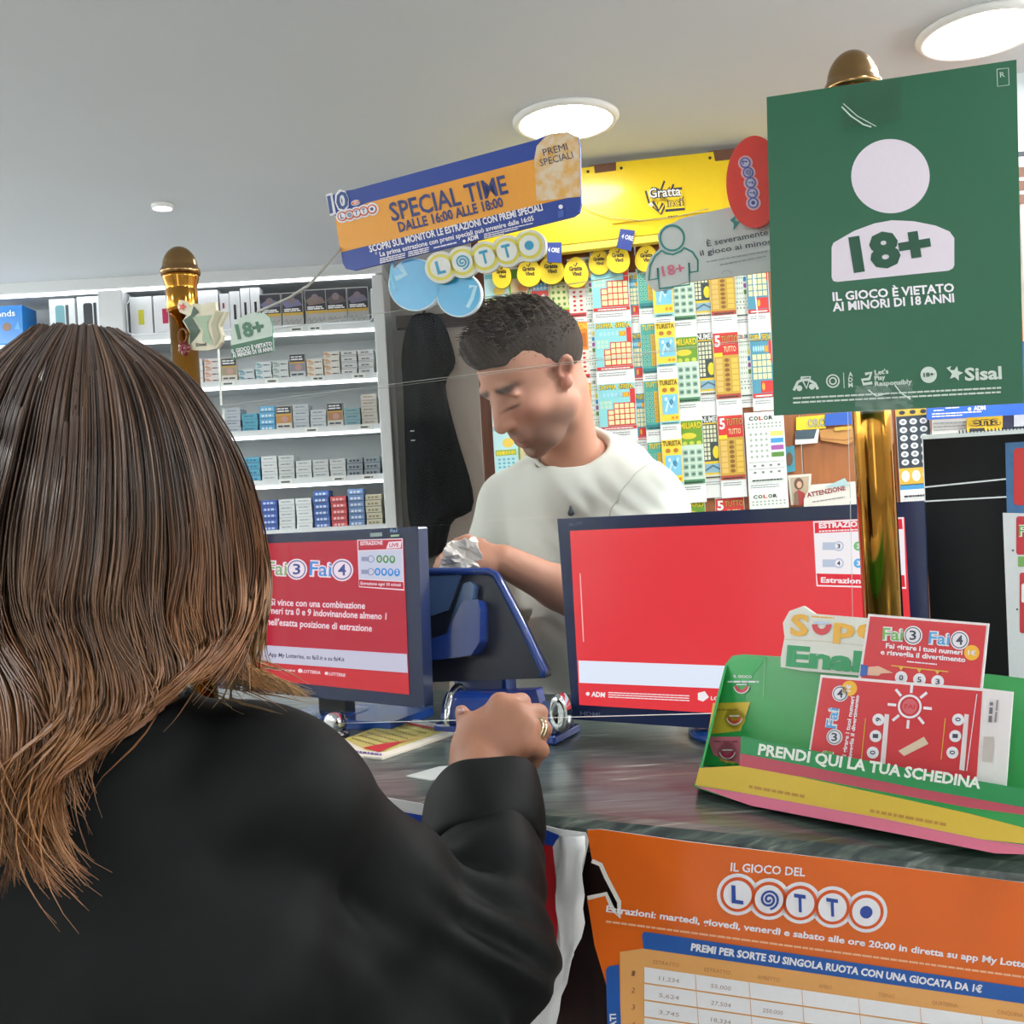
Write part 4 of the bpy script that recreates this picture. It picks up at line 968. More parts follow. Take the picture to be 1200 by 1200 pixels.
t, A = monitor('monitor showing white lottery text on a red screen, beside the woman\'s hair', ML, [(250, 629), (490, 617), (497, 830), (250, 806)], None, None)
RD = lit('#c5203c', .66); RD2 = lit('#cc2633', .75); WB = lit('#c9c6dc', .75); DW = lit('#e4d2de', .85)
A.poly([(262, 638.5), (473, 631), (480, 814), (262, 791.5)], RD, 0); A.poly([(262, 772), (478, 790), (480, 814), (262, 791.5)], RD2, 1)
A.poly([(262, 753), (477, 766.5), (478.2, 788.5), (262, 772.5)], WB, 1)
fai_logo(A, 313, 673, 358, 675, 15, 3, lit('#7fa56a', .8), DW, lit('#3a4a8c', .8), 1); fai_logo(A, 363, 674, 412, 676.5, 16, 4, lit('#3f86d0', .8), DW, lit('#3a4a8c', .8), 1)
for s_, x0, y0, x1, y1 in (('Si vince con una combinazione', 317, 709, 428, 713.5), ('di numeri tra 0 e 9 indovinandone almeno 1', 298, 718, 453, 726), ('nell\'esatta posizione di estrazione', 313, 732, 436, 740)):
    A.text(s_, (x0, y0), (x1, y1), 7.6, DW, 1, .02)
A.text('App My Lotteries, su fai3.it e su fai4.it', (315, 769), (404, 775), 4.6, lit('#3f3560', .6), 2, .02)
A.greek((311, 784), (346, 787), 1.8, DW, 2, 2); A.text('LOTTERIA', (354, 788), (376, 790), 3.4, DW, 2, .02); A.disc(352, 786, 2.4, DW, 2); A.text('LOTTERIE', (386, 791), (405, 793), 3.4, DW, 2, .02); A.disc(383, 789, 2, DW, 2)
A.poly([(419, 632.6), (472, 630.8), (474, 692), (421, 688)], DW, 1); A.poly([(420, 633.5), (471, 632), (471.5, 643), (420.5, 645)], RD, 2); A.poly([(421, 679), (473, 682), (473.5, 690.5), (421.5, 687)], RD, 2)
A.poly([(420.6, 646), (471.6, 644), (472.6, 681), (421, 678)], lit('#bfc0d6', .85), 2)
A.text('ESTRAZIONE', (423, 639), (449, 638), 4.2, DW, 3, .03); A.poly([(456, 635), (471, 634), (470, 642), (453, 643)], DW, 3); A.text('LIVE', (457, 641), (468, 640.4), 4, RD, 4, .03)
A.text('Estrazione ogni 10 minuti', (423, 685), (470, 687), 3.4, DW, 3, .02)
for k, (y, c) in enumerate(((655, lit('#4f8f5c', .8)), (670, lit('#3a8ad2', .8)))):
    A.line([(424, y), (433, y)], 5, lit('#8b90b0', .8), 3); A.ring(435, y, 4.3, 3.2, lit('#8b90b0', .8), 3)
    for j in range(3 + k): A.disc(445 + j * 7.6 - k * 2, y + .3 * j, 3.5, c, 3, ry=4.6); A.text(str((0, 8, 0, 2)[j]), (443.6 + j * 7.6 - k * 2, y + 2.2), (446.6 + j * 7.6 - k * 2, y + 2.2), 4.4, DW, 4, .03)
A.build('display', t)
A = Art(ML.shifted(.0006)); A.line([(434, 627), (448, 626)], 4.5, ink('#9fb3b6'), 0); A.text('fai', (457, 624), (466, 623.5), 4, ink('#8fb0e0'), 0, .03); A.line([(458, 628), (468, 627.3)], 2.5, ink('#b5cdb0'), 0); A.build('stickers', t)

# ------------------------------------------------------------------ terminal seen from behind, printers
tblue = mat('terminal_blue', '#1a3a86', 0.2, noise=0.04, coat=0.5); tdark = mat('terminal_dark', '#0e142b', 0.3, noise=0.05, coat=0.1); tlight = mat('terminal_steel_blue', '#47618c', 0.25, coat=0.3)
TP = Plane(pt(565, 735, 1.543), 20, 9)
t = thing('terminal', 'blue lottery terminal seen from behind between the two monitors', 'terminal', pt(565, 800, 1.56))
slab(TP, [(488, 800), (484, 667), (574, 668), (582, 672), (588, 682), (641, 785), (641, 792), (634, 795)], .018, tdark).build('screen_back', t, .004)
b = MB(); b.tube([TP.pos(*TP.uv(x, y), .004) for x, y in ((486, 671), (500, 670), (574, 670), (582, 674), (588, 684), (615, 737), (638, 786), (636, 793))], .006, tblue, 10); b.build('rim', t)
b = slab(TP.shifted(.02), [(543, 684), (551, 681), (556, 686), (553, 702), (541, 742), (523, 742)], .02, tlight); b.build('hinge', t, .002)
b = slab(TP.shifted(.035), [(541, 705), (560, 702), (563, 715), (562, 752), (552, 768), (490, 776), (490, 754), (524, 742)], .045, tblue); b.build('bracket', t, .004)
b = slab(TP.shifted(.006), [(497, 676), (540, 674), (526, 715), (505, 722)], .01, tlight); b.build('vent_panel', t, .002)
b = MB(); p = pt(575, 800, 1.615); b.box((p.x - .01, p.y + .045, (ZC + p.z) / 2 + .02), (.1, .04, p.z - ZC + .04), tblue, R3); b.build('foot', t, .008)
def barrel(label, c0, c1, r, mid, name='printer'):
    a = c0.copy(); a.z = ZC; t = thing(name, label, 'printer', a)
    ax = (c1 - c0); Lh = ax.length; ax.normalize(); sd = Vector((-ax.y, ax.x, 0))
    def sect(p, rr, dz=0):
        return [p + sd * (rr * math.cos(q)) + Vector((0, 0, rr * math.sin(q) + dz)) for q in [PI * k / 16 for k in range(17)]]
    b = MB(); A0 = Vector((c0.x, c0.y, ZC + .0145)); A1 = Vector((c1.x, c1.y, ZC + .0145))
    b.prism(sect(A0, r), sect(A1, r), mid); b.build('barrel', t, .004)
    b = MB(); e = A0 + (A1 - A0) * .5; b.box(e - Vector((0, 0, .007)), (Lh + .014, r * 2.25, .013), tblue, R3); b.build('base', t, .003)
    return t, A0, A1, ax, sect
t, A0, A1, ax, sect = barrel('rounded blue ticket printer behind the woman\'s hand', pz(508, 862, ZC) + CN * .05, pz(596, 862, ZC) + CN * .045, .042, tblue)
b = MB(); b.tube([p for p in sect(A0 + ax * .012, .047)], .005, chrome, 8); b.build('chrome_band', t)
b = slab(Plane(A0 + CN * 0, TH), [(530, 812), (628, 808), (634, 830), (560, 838)], .02, mat('flap_navy', '#1b2f7a', .2, coat=.4)); b.build('paper_flap', t, .004)
t, A0, A1, ax, sect = barrel('blue ticket printer with chrome oval at the foot of the right monitor', pz(638, 866, ZC) + CN * .004, pz(660, 867, ZC) + CN * .004, .037, tlight)
b = MB(); c_ = pt(655, 836, A0.y - .046); b.add([c_ + CU * (rr * .5 * math.cos(q)) + Vector((0, 0, rr * math.sin(q))) - CN * dd for rr, dd in ((.027, -.012), (.027, .0), (.022, .006), (.012, .003), (.001, .002)) for q in [2 * PI * k / 28 for k in range(28)]], [(i * 28 + j, i * 28 + (j + 1) % 28, (i + 1) * 28 + (j + 1) % 28, (i + 1) * 28 + j) for i in range(4) for j in range(28)], chrome, True); b.build('chrome_oval', t)

# ------------------------------------------------------------------ papers on the marble
def flat_paper(name, label, cat, quad, z, m, th=.0015, curl=None):
    ps = [pz(x, y, z) for x, y in quad]; c = sum(ps, Vector()) / len(ps); t = thing(name, label, cat, c)
    b = MB(); b.prism(ps, [p - Vector((0, 0, th)) for p in ps], m); b.build('sheet', t)
    pl = Plane((0, 0, z)); pl.U = Vector((1, 0, 0)); pl.V = Vector((0, 1, 0)); pl.N = Vector((0, 0, 1)); pl.O = Vector((0, 0, z))
    return t, Art(pl)
t, A = flat_paper('betting_flyer', 'yellow and red printed lottery flyer lying on the marble', 'flyer', [(404, 866), (472, 840), (535, 852), (536, 858), (448, 888), (412, 884)], ZC + .0035, ink('#e4dccb'), .003)
A.poly([(404, 866), (466, 843), (523, 856), (452, 881), (430, 880)], ink('#c9bb6a'), 0)
for k in range(7): A.greek((412 + k * 9, 866 - k * 3.2), (445 + k * 11, 876 - k * 3.0), 1.6, ink('#8a7a3a'), 1, k, (1, 2))
A.poly([(425, 877), (450, 872), (475, 869), (500, 863), (470, 871), (445, 882)], ink('#c2272d'), 2); A.line([(466, 843), (480, 849), (523, 857)], 2, ink('#c2272d'), 2); A.greek((412, 882), (447, 886), 2.4, ink('#5a4f8c'), 1, 9, (1, 2)); A.poly([(470, 842), (535, 853), (526, 857), (480, 848)], ink('#e9e9ea'), 3); A.build('print', t)
t, A = flat_paper('receipt', 'small white slip on the marble under the black sleeve', 'paper', [(476, 909), (515, 898), (540, 896), (545, 910), (505, 914)], ZC + .002, ink('#c9cfcc'))
# ------------------------------------------------------------------ boards hung on the screen between the posts
Z3 = lambda *p: [(370 + x / 3.53, 140 + y / 3.53) for x, y in p]
z3 = lambda x, y: (370 + x / 3.53, 140 + y / 3.53)
SP = tplane(1.185)
ORG = ink('#e39a2e'); NAV = ink('#1d3f9a'); IND = ink('#23306e'); PW = ink('#eceaf0')
t, A = sign('special_time_board', 'tilted blue and orange SPECIAL TIME lottery board hung above the seller', 'sign', SP,
            Z3((155, 290), (910, 85), (960, 60), (1040, 50), (1085, 72), (1092, 110), (1098, 350), (1090, 385), (1065, 402), (160, 625), (125, 618), (112, 595), (80, 400), (58, 360), (62, 320), (90, 300)), .004, mat('board_blue', '#1b3d92', .45))
A.poly(Z3((80, 400), (90, 395), (215, 345), (905, 165), (1094, 160), (1097, 312), (800, 381), (400, 478), (104, 550)), ORG, 0)
A.poly(Z3((905, 165), (915, 110), (960, 62), (1040, 52), (1084, 74), (1091, 110), (1096, 320), (915, 338)), ramp_mat('board_gold', [(.35, '#d9a44e'), (.65, '#d8c7ad')], (40, 40, 40), .5, nscale=2), 1)
A.text('PREMI', z3(945, 152), z3(1045, 126), 8.0, ink('#3a3f58'), 2); A.text('SPECIALI', z3(932, 195), z3(1068, 160), 8.0, ink('#3a3f58'), 2)
A.text('SPECIAL TIME', z3(318, 422), z3(800, 304), 21, IND, 2, .018); A.text('DALLE 16:00 ALLE 18:00', z3(348, 466), z3(780, 360), 11, IND, 2, .03)
A.text('SCOPRI SUL MONITOR LE ESTRAZIONI CON PREMI SPECIALI', z3(226, 550), z3(942, 376), 7.6, PW, 2, .03)
A.text('* La prima estrazione con premi speciali può avvenire dalle 16:05', z3(250, 572), z3(905, 418), 5.6, PW, 2, .02)
A.text('ADM', z3(630, 506), z3(676, 494), 5, PW, 2, .04); A.disc(*z3(616, 504), 1.8, PW, 2)
for k in range(3):
    A.greek(z3(268, 580 + 8 * k), z3(372, 556 + 8 * k), 1.2, PW, 2, k); A.greek(z3(385, 552 + 8 * k), z3(470, 532 + 8 * k), 1.2, PW, 2, k + 5); A.greek(z3(698, 478 + 8 * k), z3(900 - 60 * k, 432 + 22 * k), 1.1, PW, 2, k + 9)
A.greek(z3(490, 535), z3(585, 512), 1.4, PW, 2, 20)
A.disc(*z3(1015, 362), 2.6, PW, 2); A.poly(Z3((1003, 380), (1028, 375), (1028, 402), (1004, 408)), ink('#3c5cae'), 2)
A.text('10', z3(58, 392), z3(150, 360), 20, PW, 2, .09, .15); A.text('10', z3(60, 390), z3(148, 361), 19.5, ink('#2a4a86'), 3, .02, .15); A.text('e', z3(150, 358), z3(188, 348), 7, PW, 2, .08); A.text('e', z3(152, 357), z3(186, 349), 6.6, ink('#d9662a'), 3, .0)
lotto_caps(A, Z3((112, 402), (142, 396), (172, 388), (202, 380), (236, 372)), 6.6, PW, ink('#cf5a2c'), PW, ink('#44507e'), 2, 1, (-.2, -.98), (1.15, .86, .62))
A.build('print', t)
b = MB(); f = SP.shifted(.004)
b.tube([SP.hit(x, y) + SP.N * .004 for x, y in ((401, 291), (390, 305), (372, 326), (364, 335), (340, 350), (318, 360), (304, 366))], .0022, mat('strap_grey', '#a9a9a4', .5), 8)
tag(b.build('strap', None), 'thin grey strap running from the special time board to the small green sign', 'strap')
# two blue balls with the yellow ringed LOTTO row
BP = tplane(1.195); lblu = mat('balloon_blue', '#2a9ccc', .3, coat=.4)
t = thing('lotto_board', 'pale LOTTO board with two blue balls under the special time board', 'sign', BP.hit(520, 372))
for nm, cx, cy, r in (('ball', 486, 333.5, 31), ('ball', 537.5, 345, 26.5)):
    b = slab(BP, arc(cx, cy, r, n=40), .006, mat('ball_edge', '#c9dfe8', .4)); o = b.build(nm, t)
A = Art(BP)
for cx, cy, r in ((486, 333.5, 29.6), (537.5, 345, 25)): A.disc(cx, cy, r, lblu, 0, n=40)
A.line(Z3((320, 590), (312, 650), (330, 705)), 4, ink('#7cc3de'), 1); A.line(Z3((345, 600), (372, 640), (330, 660)), 6, ink('#a9d8ea'), 1); A.line(Z3((635, 692), (662, 690), (648, 740), (628, 778)), 4.5, ink('#a9d8ea'), 1)
A.build('ball_print', t)
cs = Z3((518, 612), (608, 590), (700, 570), (792, 545), (885, 522)); LP = BP.shifted(.008)
up = [(x + 19 * math.cos(math.radians(a)), y + 19 * math.sin(math.radians(a))) for (x, y), a0, a1 in [(cs[0], 75, 255)] for a in range(a0, a1 + 1, 15)]
bump = lambda c, a0, a1: [(c[0] + 19 * math.cos(math.radians(a)), c[1] + 19 * math.sin(math.radians(a))) for a in range(a0, a1 + 1, 15)]
ol = bump(cs[0], 120, 300) + [p for c in cs[1:4] for p in bump(c, 215, 305)] + bump(cs[4], 215, 480) + [p for c in reversed(cs[1:4]) for p in bump(c, 45, 120)] + bump(cs[0], 45, 105)
slab(LP, ol, .005, mat('lotto_pale', '#d2d2c6', .4), mat('lotto_edge', '#b9b9ae', .4)).build('plate', t)
A = Art(LP); lotto_caps(A, cs, 18.2, ink('#d6d6cc'), ink('#cfc54a'), ink('#d9dad3'), ink('#1f8fb2'), 0, 1, (-.25, -.97), (.98, .86, .66)); A.build('lettering', t)
# grey prohibition board
Z5 = lambda *p: [(680 + x / 5, 160 + y / 5) for x, y in p]
GP2 = tplane(1.19)
t, A = sign('age_board', 'grey board with teal figure outline reading 18+, beside the big green sign', 'sign', GP2,
            Z5((452, 580), (470, 545), (500, 520), (545, 505), (590, 480), (870, 415), (1150, 365), (1150, 785), (640, 850), (560, 872), (530, 892), (440, 908), (380, 850), (385, 790), (410, 710), (465, 655)), .004, mat('board_grey', '#b9bebb', .4))
tl = ink('#2f817a'); A.ring(788, 279, 15.2, 12.8, tl, 1, 1.05); A.line(Z5((478, 668), (505, 685), (545, 692), (590, 672), (610, 652), (660, 678), (690, 725), (690, 790), (645, 797), (638, 740), (642, 868), (465, 892), (455, 770), (458, 832), (404, 842), (410, 760), (440, 700), (478, 668)), 2.2, tl, 1)
A.text('18+', (777, 324), (803, 319.5), 11.5, ink('#c9637c'), 1, .02)
A.text('È severamente vietato', (829, 289), (938, 268), 6.6, ink('#4a5056'), 1, .01); A.text('il gioco ai minori di 18 anni', (821, 300), (962, 276), 6.2, ink('#4a5056'), 1, .01)
A.greek((828, 308), (900, 295), 1.6, ink('#949a98'), 1, 1); A.greek((844, 311.5), (898, 301), 1.6, ink('#949a98'), 1, 4); A.poly(Z5((878, 490), (915, 462), (905, 495), (935, 500), (898, 552), (900, 510)), tl, 1); A.disc(*z3(1792, 330), .1, tl, 1)
A.ring(852, 321, 6, 5, ink('#9aa09c'), 1, .7, 180, 360); A.build('print', t)
# red oval with the vertical LOTTO row
RP = tplane(1.175); t, A = sign('lotto_oval', 'glossy red oval LOTTO sign tucked behind the green age sign', 'sign', RP, [(884 + 33 * math.cos(a) - 4 * math.sin(a) * .6, 213 + 54 * math.sin(a) + 3 * math.cos(a)) for a in [2 * PI * k / 44 for k in range(44)]], .008, mat('oval_red', '#d2392e', .2, coat=.6))
cs = Z5((968, 155), (985, 212), (1000, 272), (1010, 332), (1015, 390)); lotto_caps(A, cs, 7.8, ink('#d9a2a6'), ink('#4b5a9c'), ink('#b9b4cc'), ink('#37427e'), 0, 1, (1, 0.1), (1.1, .82, .6)); A.build('lettering', t)

# ------------------------------------------------------------------ big green age sign on the right post
Z7 = lambda *p: [(880 + x / 2.728, 50 + y / 2.728) for x, y in p]
z7 = lambda x, y: (880 + x / 2.728, 50 + y / 2.728)
GS = Plane(pt(1040, 280, 1.095), 18); LIL = ink('#d9cfdb', .5)
t, A = sign('age_sign', 'big green 18+ sign with white figure taped to the right brass post', 'sign', GS, Z7((50, 174), (849, 54), (872, 1152), (73, 1192)), .004, mat('sign_green', '#17593c', .4, noise=.04), mside=ink('#d8dcd8'))
A.disc(*z7(446, 427), 46, LIL, 0, ry=43.5, n=48)
A.poly(Z7((258, 750), (258, 655), (264, 640), (330, 602), (395, 578), (450, 568), (520, 571), (590, 585), (635, 604), (650, 625), (650, 712), (645, 722), (632, 729), (275, 765), (263, 762)), LIL, 0)
GG = ink('#134a34'); A.text('18+', z7(328, 730), z7(582, 690), 37, GG, 1, .05)
A.text('IL GIOCO È VIETATO', z7(262, 826), z7(650, 796), 9.6, PW, 1, .03); A.text('AI MINORI DI 18 ANNI', z7(262, 859), z7(650, 829), 9.6, PW, 1, .03)
lt = ink('#c3cfc6')
A.line(Z7((137, 1112), (150, 1085), (165, 1078), (185, 1078), (205, 1090), (214, 1108)), 3.2, lt, 1); A.line(Z7((160, 1070), (178, 1105), (190, 1068), (160, 1070)), 2.2, lt, 1); A.disc(*z7(155, 1105), 3.4, lt, 1); A.disc(*z7(195, 1100), 3.4, lt, 1)
A.ring(*z7(262, 1082), 8, 6.4, lt, 1); A.ring(*z7(262, 1082), 4.6, 3, lt, 1); A.line(Z7((296, 1055), (298, 1105)), .8, lt, 1)
for k, ch in enumerate('ADM'): A.text(ch, z7(312, 1068 + 17 * k), z7(326, 1067 + 17 * k), 5, lt, 1, .03)
for k, (s_, x1) in enumerate((("Let's", 440), ('Play', 430), ('Responsibly', 515))): A.text(s_, z7(396, 1062 + 18 * k), z7(x1, 1059 + 18 * k - (x1 - 396) * .04), 5.2, lt, 1, .03)
A.line(Z7((365, 1060), (385, 1055), (378, 1075), (355, 1078), (360, 1092), (388, 1088)), 3.4, lt, 1)
A.disc(*z7(568, 1062), 9.6, lt, 1); A.text('18+', z7(552, 1069), z7(585, 1066), 4.6, GG, 2, .03)
st = []
for k in range(10):
    a = -PI / 2 + PI * k / 5 + .2; r = 9 if k % 2 == 0 else 4.2; x, y = z7(654, 1058); st.append((x + r * math.cos(a), y + r * math.sin(a)))
A.poly(st, lt, 1); A.poly(Z7((625, 1040), (640, 1034), (634, 1050)), lt, 1); A.text('Sisal', z7(684, 1080), z7(802, 1074), 14, lt, 1, .03)
A.greek(z7(135, 1140), z7(800, 1106), 2, lt, 1, 2, (2, 5)); A.greek(z7(135, 1154), z7(800, 1120), 2, lt, 1, 6, (2, 5))
A.line(Z7((786, 86), (823, 82), (825, 136), (788, 141), (786, 86)), .8, lt, 1); A.text('R', z7(797, 112), z7(812, 110), 6, lt, 1)
A.build('print', t)
tape = clear_mat('clear_tape', (.86, .9, .88), 1.35, .02, .12)
TPn = GS.shifted(.0045)
b = MB(); n = 14; vs = []
def tape_patch(name, x0, y0, x1, y1, sl, seed, pl):
    rd = random.Random(seed); b = MB(); n = 12; vs = []; fs = []
    for j in range(n + 1):
        for i in range(n + 1):
            x = x0 + (x1 - x0) * i / n; y = y0 + (y1 - y0) * j / n + sl * (x - x0); u, v = pl.uv(x, y)
            vs.append(pl.pos(u, v, .0008 + .0012 * abs(math.sin(i * 1.9 + j * .7 + seed)) * rd.random()))
    for j in range(n):
        for i in range(n): a = j * (n + 1) + i; fs.append((a, a + 1, a + n + 2, a + n + 1))
    b.add(vs, fs, tape, True); return b.build(name, t)
tape_patch('clear_tape', 986, 100, 1056, 151, -.15, 1, TPn); tape_patch('clear_tape', 1002, 452, 1070, 486, -.1, 2, TPn)
wt_ = ink('#c9d6cf')
A = Art(GS.shifted(.0072)); A.line(Z7((290, 205), (320, 235), (360, 262), (385, 270)), 1.6, wt_, 0); A.line(Z7((295, 195), (340, 235), (400, 268)), 1.0, wt_, 0); A.build('tape_crease', t); A = Art(GS.shifted(.0072)); A.line(Z7((375, 1110), (400, 1130), (440, 1120)), 1.4, wt_, 0); A.line(Z7((460, 1095), (480, 1120), (510, 1140)), 1.4, wt_, 0); A.build('tape_crease', t)

# ------------------------------------------------------------------ small signs on the left post
ZC3 = lambda *p: [(150 + x / 7.5, 320 + y / 7.5) for x, y in p]
LPn = Plane(PL + Vector((0, 0, .5)) + CN * -.028, TH)
t, A = sign('star_sign', 'cream and green star-shaped sign on the left brass post', 'sign', LPn, ZC3((440, 262), (462, 235), (500, 245), (522, 268), (545, 300), (572, 262), (655, 278), (700, 262), (765, 255), (775, 325), (868, 340), (830, 420), (805, 470), (832, 545), (822, 605), (780, 662), (700, 680), (562, 675), (535, 640), (530, 590), (545, 530), (480, 420), (515, 370), (455, 345), (435, 300)), .006, mat('star_cream', '#cfc8ac', .4))
st = []
for k in range(10):
    a = -PI / 2 + PI * k / 5 + .25; r = 5.4 if k % 2 == 0 else 2.3; st.append((150 + 482 / 7.5 + r * math.cos(a), 320 + 298 / 7.5 + r * math.sin(a)))
A.poly(st, ink('#d23a22'), 1); A.poly(ZC3((580, 287), (630, 345), (568, 395), (640, 510), (545, 635), (550, 520), (490, 415), (555, 370)), ink('#06401f'), 1)
A.poly(ZC3((572, 382), (740, 368), (700, 440), (705, 500), (757, 632), (655, 600), (662, 510), (612, 440)), ink('#93ab8c'), 1)
A.poly(ZC3((770, 335), (840, 345), (790, 440), (790, 500), (812, 560), (770, 640), (745, 520), (735, 450)), ink('#a9a284'), 1); A.text('Sisal', (229.5, 406), (242, 405), 3.6, ink('#3f3a30'), 1, .03); A.build('print', t)
c = LPn.hit(217, 406) + LPn.N * .004; t = thing('ornament', 'small red glass ornament tied to the left brass post', 'ornament', c)
gl = mat('ornament_red', '#7d1623', .08, coat=.8, noise=.1); b = MB()
for dx, dz, r in ((0, 0, .0075), (.008, -.004, .006), (.003, -.010, .0058), (-.004, -.006, .005)): b.lathe([(r * math.sin(PI * k / 10) + 1e-5, -r * math.cos(PI * k / 10)) for k in range(11)], c + CU * dx + Vector((0, 0, dz)), gl, 14)
b.build('beads', t)
b = MB(); b.tube([c + CU * (.009 * math.cos(a)) + Vector((0, 0, .016 + .011 * math.sin(a))) for a in [2 * PI * k / 16 for k in range(17)]], .0016, mat('twine', '#7a4f2a', .6), 6); b.build('loop', t)
t, A = sign('age_plate', 'small arched green and white 18+ sign hanging beside the star sign', 'sign', SP.shifted(.003), [(140 + x / 3.528, 280 + y / 3.528) for x, y in ((458, 395), (470, 355), (490, 332), (520, 315), (560, 303), (600, 308), (622, 325), (629, 350), (636, 465), (465, 498))], .003, mat('plate_pale', '#b4c6b8', .4), mside=mat('plate_green', '#2c6e4c', .4))
q = lambda x, y: (140 + x / 3.528, 280 + y / 3.528); dg_ = ink('#1d6340')
A.poly([q(459, 441), q(633, 402), q(636, 465), q(465, 498)], dg_, 0); A.text('18+', q(490, 413), q(602, 388), 16, dg_, 1, .04); A.text('IL GIOCO È VIETATO', q(467, 474), q(633, 440), 4.6, PW, 1, .03); A.text('AI MINORI DI 18 ANNI', q(470, 492), q(635, 461), 4.6, PW, 1, .03); A.build('print', t)

# ------------------------------------------------------------------ things beyond the right monitor
BPn = tplane(1.47)
t, A = sign('blue_banner', 'blue printed banner strip sticking out under the green sign at right', 'banner', TW.shifted(.06), [(1086, 474), (1230, 462), (1230, 484), (1086, 492)], .004, mat('banner_blue', '#2a62c4', .35))
A.text('ADM', (1141, 481), (1155, 480), 4.6, PW, 1, .04); A.disc(1136, 479.5, 2, PW, 1); A.greek((1094, 482), (1106, 481), 1.2, PW, 1, 1); A.greek((1108, 479), (1124, 478), 1.2, PW, 1, 2); A.greek((1092, 486), (1150, 483), 1.3, PW, 1, 3); A.greek((1092, 489), (1128, 487), 1.3, PW, 1, 3); A.build('print', t)
bk = mat('panel_black', '#0b0b0d', .45, spec=.25); 
t, A = sign('black_panel', 'tall black panel with spiral-bound white top beside the right monitor', 'panel', BPn, [(1080, 510), (1240, 499), (1250, 838), (1096, 847)], .012, bk)
A.poly([(1080, 510), (1240, 499), (1240, 505.5), (1081, 515)], WHT, 0); A.line([(1081, 512), (1084, 588)], 1.2, WHT, 0)
for k in range(26): A.line([(1124 + k * 4.2, 504.2 - k * .28), (1124.6 + k * 4.2, 508.2 - k * .28)], 1.3, DRK, 1)
A.build('spiral_binding', t)
A = Art(BPn); A.line([(1083, 571), (1182, 561)], 1.8, WHT, 1); A.build('white_line', t)
A = Art(BPn); A.line([(1084, 587.5), (1184, 582)], 1.8, WHT, 1); A.build('white_line', t)
EP = tplane(1.28)
t, A = sign('red_blue_card', 'worn blue card with a red panel at the right edge of the picture', 'card', EP.shifted(-.01), [(1178, 519), (1260, 514), (1262, 612), (1180, 606)], .004, mat('card_worn', '#3f6c9a', .5, noise=.3, scale=120)); A.poly(rrect(1188, 525, 1258, 592, 5), ink('#c9302f'), 0); A.build('print', t)
t, A = sign('slip_sheet', 'white card with red lottery panels at the right edge of the picture', 'card', EP, [(1175, 601), (1262, 603), (1268, 830), (1184, 830)], .004, ink('#dcdce0'))
A.poly(rrect(1191, 605, 1260, 650, 3), ink('#c92f3a'), 0); A.poly(rrect(1195, 671, 1260, 742, 3), ink('#c92f3a'), 0); A.poly(rrect(1193, 652, 1260, 664, 1), ink('#7aa85a'), 0); A.text('Fai', (1194, 628), (1214, 628), 12, WHT, 1, .06); A.text('Fai', (1194, 628), (1214, 628), 12, ink('#6fae4c'), 2); A.poly(rrect(1197, 684, 1230, 706, 2), WHT, 1); A.disc(1187, 645, 1.2, DRK, 1); A.disc(1192, 714, 1.2, DRK, 1); A.build('print', t)
WP = TW.shifted(.3); t = thing('side_shelf', 'bright white shelf column at the right edge behind the green sign', 'shelf', WP.hit(1210, 480))
b = slab(WP, [(1188, 45), (1290, 30), (1330, 1100), (1232, 1100)], .02, mat('column_white', '#dfe9ea', .4)); b.build('column', t)
A = Art(WP); A.poly([(1192, 178), (1290, 170), (1290, 176), (1192, 184)], ink('#4b4f58'), 0)
for k in range(3): A.poly([(1193, 196 + k * 16), (1290, 190 + k * 16), (1290, 202 + k * 16), (1193, 208 + k * 16)], ink('#7d5a4a'), 0)
A.poly([(1196, 400), (1290, 400), (1290, 470), (1198, 472)], ink('#2d4f8e'), 0); A.build('print', t)

# ------------------------------------------------------------------ green slip box on the counter
Z4 = lambda *p: [(800 + x / 3, 690 + y / 3) for x, y in p]
z4 = lambda x, y: (800 + x / 3, 690 + y / 3)
P0 = pz(813, 926, ZC + .007); HF = Plane(P0, 51, 12); HB = HF.shifted(-.055); HM = HF.shifted(-.030); HM2 = HF.shifted(-.018)
hg = mat('box_green', '#2e9a4e', .3, noise=.05, coat=.3); cpl = clear_mat('box_clear', (.93, .96, .94), 1.4)
bx_ = thing('slip_box', 'green slip box lettered PRENDI QUI LA TUA SCHEDINA on the counter', 'slip dispenser', P0)
slab(HB, Z4((150, 265), (175, 235), (215, 230), (345, 238), (1080, 300), (1230, 318), (1230, 815), (64, 622)), .004, hg).build('back_board', bx_)
slab(HF, Z4((205, 520), (430, 565), (830, 640), (1240, 712), (1240, 935), (1100, 930), (760, 862), (240, 762), (40, 697), (60, 630), (200, 622)), .004, hg, zmin=ZC + .003).build('front_pocket', bx_)
b = MB()
for (x0, y0), (x1, y1) in ((z4(150, 265), z4(205, 520)), (z4(40, 697), z4(60, 690))): pass
qs = [HB.hit(*z4(152, 262)), HB.hit(*z4(64, 622)), HF.hit(*z4(42, 696)), HF.hit(*z4(62, 628))]

